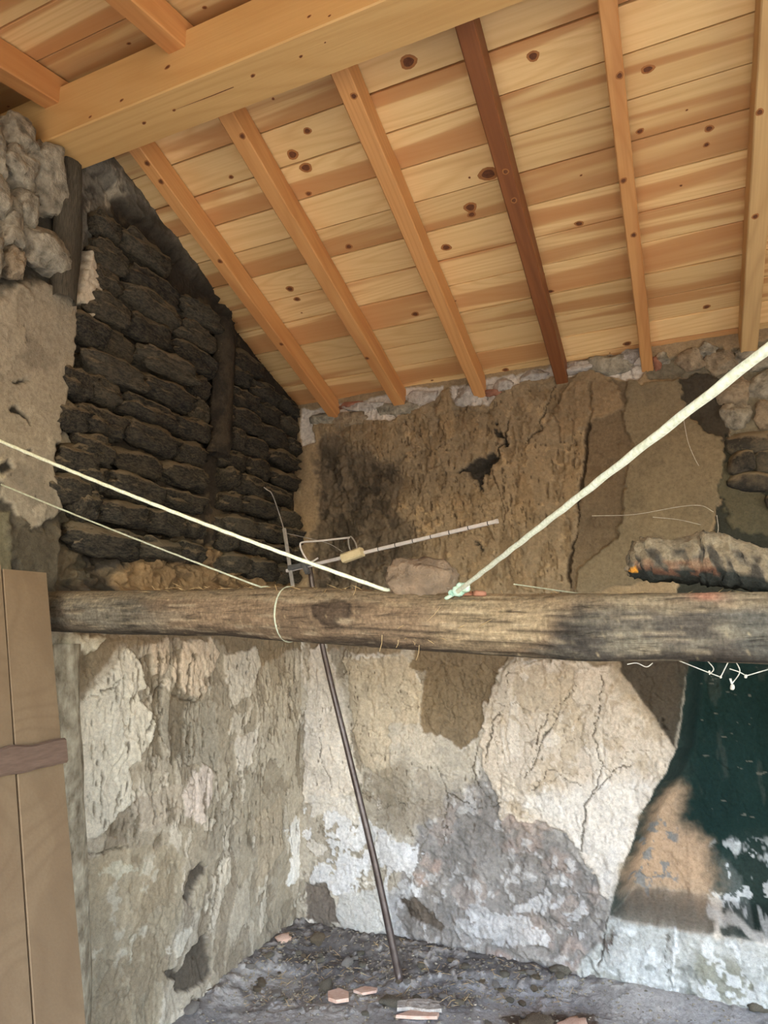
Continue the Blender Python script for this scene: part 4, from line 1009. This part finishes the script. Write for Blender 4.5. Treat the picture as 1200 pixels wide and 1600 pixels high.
# reddish stone on the middle of the log
def free_stone(name, me, loc, rot, label, cat, group=None):
    o = bpy.data.objects.new(name, me); COL.objects.link(o); o.location = loc; o.rotation_euler = rot; tag(o, label, cat, group); return o
a = on(662, 893, 1, 1.65)
me = lump_mesh('stone', (.19, .12, .125), 23, 12, 2.5, .34, 1.5, False); me.materials.append(plain_noise_material('red_stone', lin(92, 80, 66), lin(142, 120, 98), 26, .9, 0, 1., .015))
free_stone('stone', me, (a[0] - .005, 1.655, log_top(a[0]) + .024), (.1, .26, .1), 'reddish brown rough stone sitting on the middle of the log', 'stone')
a = on(630, 880, 1, 1.61)
for (u, l_, seed, lab) in ((722, .055, 5, 'thin red brick chip beside the rope knot on the log'), (748, .034, 6, 'smaller red brick chip right of the rope knot on the log')):
    a = on(u, 920, 1, 1.61); me = lump_mesh('brick_chip', (l_, .04, .014), seed, 4, 4, .2); me.materials.append(MAT['red_brick'])
    free_stone('brick_chip', me, (a[0], 1.612, log_top(a[0]) + .004), (0, .05, .3), lab, 'brick')

# ================================================================== ROPES
def rope(name, pts, r, mat, label, knot=None):
    me = tube_me(name, pts, r, 9, .55, .10)
    o = link(name, me, mat); tag(o, label, 'rope'); return o
def wrap_log(x, r_off, a0, a1, n=20, lean=0.):
    return [np.array([x + lean * (i / n), 1.64 + math.cos(t_) * (.0735 + r_off), log_c(x) + math.sin(t_) * (.0735 + r_off)]) for i, t_ in enumerate(np.linspace(a0, a1, n))]
e = on(600, 917, 1, 1.60)
kx = e[0]
A = on(-14, 683, 0, XL + .01)
end = np.array([kx, 1.64 + math.cos(1.85) * .078, log_c(kx) + math.sin(1.85) * .078])
rope('rope', lerp_pts(A, end, 260, .012) + wrap_log(kx + .004, .0045, 1.8, .2, 16), .0052, MAT['rope'], 'thick pale rope from the left wall down to the middle of the log')
A = on(2, 757, 0, XL + .01); e = on(402, 917, 1, 1.60); kx2 = e[0]
r_ = link('rope', tube_me('rope', lerp_pts(A, (kx2, 1.64 + math.cos(1.85) * .076, log_c(kx2) + math.sin(1.85) * .076), 160, .004) + wrap_log(kx2 + .004, .0025, 1.8, .3, 14), .0026, 8, .55, .1), MAT['rope_grey'])
tag(r_, 'thin greyish cord from the left wall down to the log', 'rope')
kx3 = on(430, 960, 1, 1.57)[0]
lp = wrap_log(kx3, .0028, 0, 2 * math.pi, 50, .004)
tag(link('cord_loop', tube_me('cord_loop', lp + [lp[-1] + np.array([.03, 0, -.004])], .0026, 8), MAT['rope_grey']), 'loop of thin green cord tied round the log left of the mast', 'cord')
# right-hand rope: from its knot on the log up past the camera
kn = on(712, 907, 1, 1.585); K = np.array([kn[0], 1.585, log_top(kn[0]) + .004])
Q = at_depth(1202, 543, .60)
Q2 = K + (Q - K) * ((YF + .006 - K[1]) / (Q[1] - K[1]))
rr_ = link('rope', tube_me('rope', lerp_pts(K, Q2, 420, 0.), .0052, 9, .55, .10), MAT['rope'])
tag(rr_, 'thick pale rope rising from the log to the upper right corner', 'rope')
bm = bmesh.new()
for i, (dx, dz, s) in enumerate(((0, 0, .015), (.016, .008, .015), (-.014, -.004, .010), (.006, .012, .011))):
    me0 = lump_mesh('tmp', (s * 2, s * 1.6, s * 1.7), 60 + i, 5, 2.2, .35, 2.2); me0.transform(Matrix.Translation(Vector((K[0] + dx + .006, K[1] - .004, K[2] + dz + .003)))); bm.from_mesh(me0); bpy.data.meshes.remove(me0)
kn_o = link('knot', bm_mesh('knot', bm, True), MAT['rope_green'], rr_); kn_o['label'] = 'bulky greenish knot'
tag(link('rope_tail', tube_me('rope_tail', [K, K + np.array([-.02, -.01, -.012]), K + np.array([-.035, .02, -.012]), K + np.array([-.03, .05, -.03])], .0045, 8, .5, .1), MAT['rope_green'], rr_), None)
a = on(800, 912, 1, 1.66); b_ = on(945, 926, 1, 1.62)
tag(link('twine', tube_me('twine', lerp_pts((a[0], 1.68, a[2]), (b_[0], 1.63, log_top(b_[0]) - .002), 20), .0018, 6), MAT['rope_grey']), 'taut grey twine end lying behind the top of the log', 'twine')

# ================================================================== AERIAL ON ITS PIPE
base_p = np.array([-1.253, 3.002, .0]); mid = on(545, 1180, 1, 3.0); top = on(483, 882, 1, 2.99)
ant = empty('tv_antenna', tuple(base_p)); tag(ant, 'discarded rooftop TV aerial on a long rusty pipe leaning in the corner', 'antenna')
path = smooth_path([base_p, on(586, 1350, 1, 3.0), mid, on(503, 1005, 1, 2.995), top], 12)
child('mast', tube_me('mast', path, list(np.linspace(.0175, .0125, len(path))), 14), MAT['mast'], ant)['label'] = 'long rusty steel pipe'
Yb = 2.945
pA = on(448, 892, 1, Yb); pB = on(774, 815, 1, Yb - .12)
def bar_between(name, a, b_, w, d, mat):
    a = V(a); b_ = V(b_); ex = (b_ - a).normalized(); ey = ex.cross(Vector((0, 0, 1))).normalized()
    bm = bmesh.new(); chamfer_bar(bm, (b_ - a).length, w, d, min(w, d) * .18); me = bm_mesh(name, bm); me.transform(frame((a + b_) / 2, ex, ey)); return me
boom = child('boom', bar_between('boom', pA, pB, .016, .016, MAT['alu']), MAT['alu'], ant)
for t_ in np.linspace(.40, .97, 8):                      # the clips where the rods used to sit
    c_ = pA + (pB - pA) * t_; d_ = (pB - pA) / np.linalg.norm(pB - pA)
    o = child('clip', bar_between('clip', c_ - d_ * .002, c_ + d_ * .002, .0168, .0168, MAT['black']), MAT['black'], ant)
child('end_cap', bar_between('end_cap', pB, pB + (pB - pA) / np.linalg.norm(pB - pA) * .012, .019, .019, MAT['alu']), MAT['alu'], ant)
child('clamp', bar_between('clamp', on(454, 888, 1, Yb - .01), on(488, 880, 1, Yb - .02), .05, .026, MAT['clamp']), MAT['clamp'], ant)
child('clamp', bar_between('clamp', on(474, 880, 1, Yb - .03), on(481, 896, 1, Yb - .03), .03, .02, MAT['clamp']), MAT['clamp'], ant)
child('reflector_bar', bar_between('reflector_bar', on(444, 826, 1, Yb - .02), on(459, 926, 1, Yb - .02), .012, .018, MAT['alu']), MAT['alu_dull'], ant)
child('bent_rod', tube_me('bent_rod', smooth_path([on(445, 832, 1, Yb), on(436, 802, 1, Yb), on(425, 772, 1, Yb - .08), on(417, 765, 1, Yb - .10), on(404, 755, 1, Yb - .14)], 6), .0028, 8), MAT['alu_dull'], ant)
child('thin_rod', tube_me('thin_rod', smooth_path([on(447, 833, 1, Yb), on(490, 843, 1, Yb), on(515, 850, 1, Yb), on(535, 862, 1, Yb)], 6), .002, 6), MAT['alu_dull'], ant)
dip = [on(497, 872, 1, Yb - .02), on(484, 878, 1, Yb - .03), on(474, 866, 1, Yb - .05), on(469, 852, 1, Yb - .06), on(474, 847, 1, Yb - .06), on(500, 845, 1, Yb - .06), on(546, 840, 1, Yb - .06)]
child('dipole', tube_me('dipole', smooth_path(dip, 8), .0045, 10), MAT['alu'], ant)
dip2 = [on(544, 840, 1, Yb - .05), on(545, 852, 1, Yb - .07), on(549, 862, 1, Yb - .08), on(557, 862, 1, Yb - .08), on(556, 850, 1, Yb - .06), on(549, 839, 1, Yb - .05), on(544, 841, 1, Yb - .05)]
child('dipole', tube_me('dipole', smooth_path(dip2, 6), .0035, 10), MAT['alu_dull'], ant)
bx = bar_between('junction_box', on(536, 873, 1, Yb - .07), on(566, 862, 1, Yb - .07), .05, .042, MAT['cream'])
child('junction_box', bx, MAT['cream'], ant)['label'] = 'cream plastic junction box'

# ================================================================== DOOR LEANING ON THE LEFT WALL
def door_pt(y, z, off=0.): return (-1.80 + (1.708 - z) * .229 + off, y, z)
nrm = Vector((1, 0, .229)).normalized()
def on_door(u, v):
    d_ = M @ np.array([u - 600., 800. - v, F]); t_ = (-1.80 + (1.708 - H) * .229 - 0) / (d_[0] + .229 * d_[2]); return CAMP + d_ * t_
door = empty('plank_door', (-1.42, 1.25, 0)); tag(door, 'brown plank door leaf leaning against the left wall at the photo edge', 'door')
upd = Vector((-.229, 0, 1)).normalized(); eyd = Vector((0, 1, 0))
zt = on_door(75, 897)[2]; yR = .5 * (on_door(75, 897)[1] + on_door(133, 1570)[1]); ySeam = on_door(22, 1150)[1]
Ltot = zt / upd.z
edges = [yR, ySeam, ySeam - (yR - ySeam) * .95, ySeam - (yR - ySeam) * 1.95, ySeam - (yR - ySeam) * 2.9]
for i in range(4):
    y1, y0 = edges[i], edges[i + 1]; ln_ = Ltot + (0, .012, .018, .01)[i]
    bm = bmesh.new(); chamfer_bar(bm, ln_, y1 - y0 - .005, .026, .002, nseg=6, warp=.0008)
    c0 = Vector(door_pt((y0 + y1) / 2, 0)) + upd * (ln_ / 2 + .004) - nrm * .013
    me = bm_mesh('plank', bm); me.transform(frame(c0, upd, eyd)); child('plank', me, MAT['door'], door)
# worm-eaten wavy cross batten
bm = bmesh.new(); zb = on_door(50, 1183); tb = Vector(door_pt(0, zb[2])); n = 40; ys = np.linspace(edges[-1] + .02, yR - .005, n)
rows_ = []
for i, y in enumerate(ys):
    lo = -.035 + .008 * mnoise.noise(Vector((y * 18, 1, 0))); hi = .035 + .010 * mnoise.noise(Vector((y * 14, 5, 0)))
    c0 = Vector((tb.x, y, tb.z)); rows_.append([bm.verts.new(c0 + upd * a + nrm * b_) for a, b_ in ((lo, .0), (lo, .016), (lo + .006, .022), (hi - .006, .022), (hi, .016), (hi, .0))])
for i in range(n - 1):
    for k in range(6): bm.faces.new([rows_[i][k], rows_[i][(k + 1) % 6], rows_[i + 1][(k + 1) % 6], rows_[i + 1][k]])
bm.faces.new(rows_[0]); bm.faces.new(rows_[-1][::-1]); bmesh.ops.recalc_face_normals(bm, faces=bm.faces[:])
child('batten', bm_mesh('batten', bm), MAT['batten'], door)['label'] = 'dark wavy cross batten'

# ================================================================== RUBBLE ON THE FLOOR
def floor_z(x, y):
    i = np.argmin(np.abs(fx - x)); j = np.argmin(np.abs(fy - y)); return float(FL.h[i * FL.nt + j] + .02)
SM = {}
for k, mt in (('grey', 'stone'), ('pale', 'mortar'), ('earth', 'stone_warm'), ('red', 'tile_pink')):
    SM[k] = []
    for i in range(4):
        me = lump_mesh('rubble_stone', (1, 1, 1), 200 + i * 7 + len(k), 4, 2.8, .4, 1.6); me.materials.append(MAT[mt]); SM[k].append(me)
def rubble(u, v, spx, kind, label, flat=.5, asp=1.3):
    p = on(u, v, 2, .02); dep = (M.T @ (p - CAMP))[2]; s = spx * dep / F
    o = bpy.data.objects.new('rubble_stone', random.choice(SM[kind])); COL.objects.link(o)
    o.scale = (s * asp, s, s * flat); o.rotation_euler = (random.uniform(-.2, .2), random.uniform(-.2, .2), random.uniform(0, 6))
    o.location = (p[0], p[1], floor_z(p[0], p[1]) + s * flat * .33); tag(o, label, 'stone', 'rubble on the earth floor'); return o
rubble(298, 1583, 20, 'pale', 'pale rubble stone at the foot of the left wall, nearest its dark hollow', .6)
rubble(276, 1588, 14, 'pale', 'small pale rubble stone left of the larger one by the left wall')
rubble(322, 1556, 14, 'earth', 'brown rubble stone at the foot of the dark hollow in the left wall')
rubble(443, 1478, 18, 'red', 'pinkish brick lump on the debris heap in the corner', .5)
rubble(543, 1502, 17, 'pale', 'white pointed stone on the debris heap left of the pipe', .7, 1.)
rubble(510, 1530, 20, 'grey', 'flat grey stone left of the broken tile pieces')
rubble(612, 1555, 30, 'grey', 'flat grey stone just left of the tile under the pipe foot', .35)
rubble(497, 1470, 20, 'earth', 'brown clod on the debris heap near the corner')
rubble(1155, 1548, 14, 'grey', 'grey stone against the hearth base at right')
rubble(1185, 1582, 22, 'grey', 'larger grey stone by the hearth base at the right edge')
rubble(925, 1500, 28, 'pale', 'pale stone at the foot of the crease beside the hearth', .9)
rubble(960, 1515, 40, 'pale', 'long pale block bedded at the foot of the hearth base', .6, 1.8)
rubble(880, 1520, 30, 'grey', 'grey bedded stone left of the hearth base', .5, 1.5)
rubble(840, 1595, 40, 'earth', 'brown earthy stone at the bottom edge of the photo', .4, 1.5)
rubble(895, 1598, 34, 'red', 'reddish stone at the bottom edge of the photo', .4, 1.4)
spots_ = [(random.uniform(400, 900), random.uniform(1478, 1545)) for _ in range(46)] + [(random.uniform(330, 1000), random.uniform(1520, 1598)) for _ in range(26)]
for u, v in spots_:
    p = on(u, v, 2, .02)
    if p[1] > YB - .04 or p[0] < XL + .05: continue
    kd = random.choice(['grey', 'grey', 'pale', 'earth'])
    rubble(u, v, random.uniform(5, 13), kd, 'small loose %s rubble chip lying on the earth floor' % {'grey': 'grey', 'pale': 'whitish', 'earth': 'brown'}[kd])
# roof tile fragments
def tile(name, px, th_, mat, label, curve=.0):
    P = [on(u, v, 2, .02) for u, v in px]; bm = bmesh.new(); zb_ = max(floor_z(p[0], p[1]) for p in P) + .001
    c_ = sum(P) / len(P)
    lo = [bm.verts.new((p[0], p[1], zb_)) for p in P]; hi = [bm.verts.new((p[0] * .98 + c_[0] * .02, p[1] * .98 + c_[1] * .02, zb_ + th_ + curve * random.uniform(0, 1))) for p in P]
    k = len(P); bm.faces.new(lo[::-1]); bm.faces.new(hi)
    for i in range(k): bm.faces.new([lo[i], lo[(i + 1) % k], hi[(i + 1) % k], hi[i]])
    bmesh.ops.recalc_face_normals(bm, faces=bm.faces[:])
    o = link(name, bm_mesh(name, bm), mat); tag(o, label, 'tile'); return o
tile('tile_fragment', [(620, 1560), (650, 1556), (672, 1557), (686, 1562), (690, 1572), (672, 1574), (640, 1570), (620, 1571)], .014, MAT['mortar'], 'whitish curved tile piece lying below the foot of the pipe')
tile('tile_fragment', [(618, 1578), (645, 1569), (660, 1573), (686, 1574), (683, 1580), (650, 1580)], .012, MAT['tile_pink'], 'pinkish tile piece just in front of the whitish one below the pipe')
tile('tile_fragment', [(512, 1545), (530, 1540), (545, 1546), (545, 1556), (525, 1559), (513, 1555)], .014, MAT['tile_pink'], 'pink tile piece with white crust left of the pipe foot')
tile('tile_fragment', [(552, 1540), (570, 1534), (590, 1537), (588, 1541), (565, 1545)], .010, MAT['tile_pink'], 'narrow pink tile sliver between the other pieces and the pipe')
# chips, straw and dirt nobody could count
def scatter(name, pts, mk, mat, label, cat):
    bm = bmesh.new()
    for p in pts: mk(bm, p)
    o = link(name, bm_mesh(name, bm), mat); tag(o, label, cat, kind='stuff'); return o
def chip(bm, p):
    s = random.uniform(.003, .009); a = random.uniform(0, 6); n = 5; top_ = []; 
    for k in range(n):
        t_ = a + 2 * math.pi * k / n; r = s * random.uniform(.6, 1.3); top_.append(bm.verts.new((p[0] + r * math.cos(t_), p[1] + r * math.sin(t_), p[2] + random.uniform(0, .004))))
    apex = bm.verts.new((p[0], p[1], p[2] + s * .8))
    for k in range(n): bm.faces.new([top_[k], top_[(k + 1) % n], apex])
def stalk(bm, p):
    l_ = random.uniform(.012, .05); a = random.uniform(0, 6); e = random.uniform(-.1, .5); d_ = Vector((math.cos(a), math.sin(a), e)) * l_; w = Vector((-math.sin(a), math.cos(a), 0)) * .0009
    p = V(p); v = [bm.verts.new(q) for q in (p - w, p + w, p + d_ + w, p + d_ - w, p + d_ * .5 + Vector((0, 0, .0016)))]
    bm.faces.new([v[0], v[1], v[4]]); bm.faces.new([v[1], v[2], v[4]]); bm.faces.new([v[2], v[3], v[4]]); bm.faces.new([v[3], v[0], v[4]])
def fpts(n, box):
    out = []
    while len(out) < n:
        p = on(random.uniform(box[0], box[2]), random.uniform(box[1], box[3]), 2, .02)
        if XL + .03 < p[0] < .5 and p[1] < YB - .02: out.append((p[0], p[1], floor_z(p[0], p[1])))
    return out
scatter('rubble_chips', fpts(900, (380, 1462, 930, 1550)) + fpts(500, (250, 1530, 1150, 1610)), chip, MAT['stone'], 'fine grey chips scattered over the earth floor', 'rubble')
scatter('straw_litter', fpts(420, (380, 1455, 900, 1560)), stalk, MAT['straw'], 'straw bits littering the debris heap in the corner', 'straw')
lt = []
for _ in range(170):
    x = random.uniform(-1.5, .5); t_ = random.uniform(1.3, 2.3); lt.append((x, 1.64 + math.cos(t_) * .07, log_c(x) + math.sin(t_) * .071))
for _ in range(16):
    x = on(random.uniform(540, 760), 1000, 1, 1.57)[0]; t_ = random.uniform(3.2, 4.2); lt.append((x, 1.64 + math.cos(t_) * .073, log_c(x) + math.sin(t_) * .074))
def hang(bm, p):
    if len(p) == 3: return stalk(bm, p)
    a, b_ = V(p[:3]), V(p[3:6]); m_ = (a + b_) / 2 + Vector((.004, -.003, 0)); w = Vector((.0007, 0, 0)); f_ = Vector((0, -.0008, 0))
    for q0, q1 in ((a, m_), (m_, b_)):
        v = [bm.verts.new(q) for q in (q0 - w, q0 + w, q0 + f_, q1 - w, q1 + w, q1 + f_)]
        for t_ in ((0, 1, 4, 3), (1, 2, 5, 4), (2, 0, 3, 5)): bm.faces.new([v[k] for k in t_])
for (u0, v0, u1, v1) in ((597, 992, 593, 1018), (622, 1000, 619, 1012), (645, 1002, 648, 1008), (668, 970, 688, 948), (556, 915, 552, 930), (655, 1008, 650, 1032)):
    q0 = on(u0, v0, 1, 1.562); q1 = on(u1, v1, 1, 1.560); lt.append((*q0, *q1))
chip_stalk = stalk
scatter('straw_bits', lt, hang, MAT['straw'], 'dry straw bits caught on top of the old log', 'straw')
# cobwebs hanging below the log and over the walls
def strand(bm_list, pts, r): bm_list.append(tube_me('tmp', pts, r, 5))
W_ = []
for pl in ([(1050, 1028), (1080, 1040), (1105, 1050), (1126, 1058)], [(1105, 1032), (1115, 1045), (1108, 1054)], [(1126, 1058), (1140, 1030)], [(1140, 1045), (1155, 1050), (1166, 1056)], [(1142, 1060), (1146, 1076), (1140, 1060)], [(1166, 1056), (1200, 1046)], [(1150, 1034), (1156, 1050), (1144, 1068)], [(980, 1038), (995, 1036), (1010, 1042), (1020, 1036)]):
    strand(W_, smooth_path([on(u, v, 1, 1.60) for u, v in pl], 5), .0011)
for pl in ([(1068, 655), (1075, 690), (1085, 715), (1092, 728)], [(925, 806), (990, 804), (1060, 792), (1095, 790), (1115, 800)], [(1020, 808), (1060, 812), (1095, 820)], [(1120, 805), (1122, 830), (1112, 852)]):
    strand(W_, smooth_path([on(u, v, 1, YB - .035) for u, v in pl], 5), .0013)
bm = bmesh.new()
for me0 in W_: bm.from_mesh(me0); bpy.data.meshes.remove(me0)
for u, v, s in ((1144, 1074, .006), (1165, 1057, .004), (1126, 1058, .003), (1108, 1050, .003)):
    p = on(u, v, 1, 1.60); me0 = lump_mesh('tmp', (s * 1.4, s, s * 2), 9, 3, 2.2, .4); me0.transform(Matrix.Translation(V(p))); bm.from_mesh(me0); bpy.data.meshes.remove(me0)
tag(link('cobweb', bm_mesh('cobweb', bm, True), MAT['web']), 'dusty cobweb strands hanging below the log and across the wall', 'cobweb', kind='stuff')
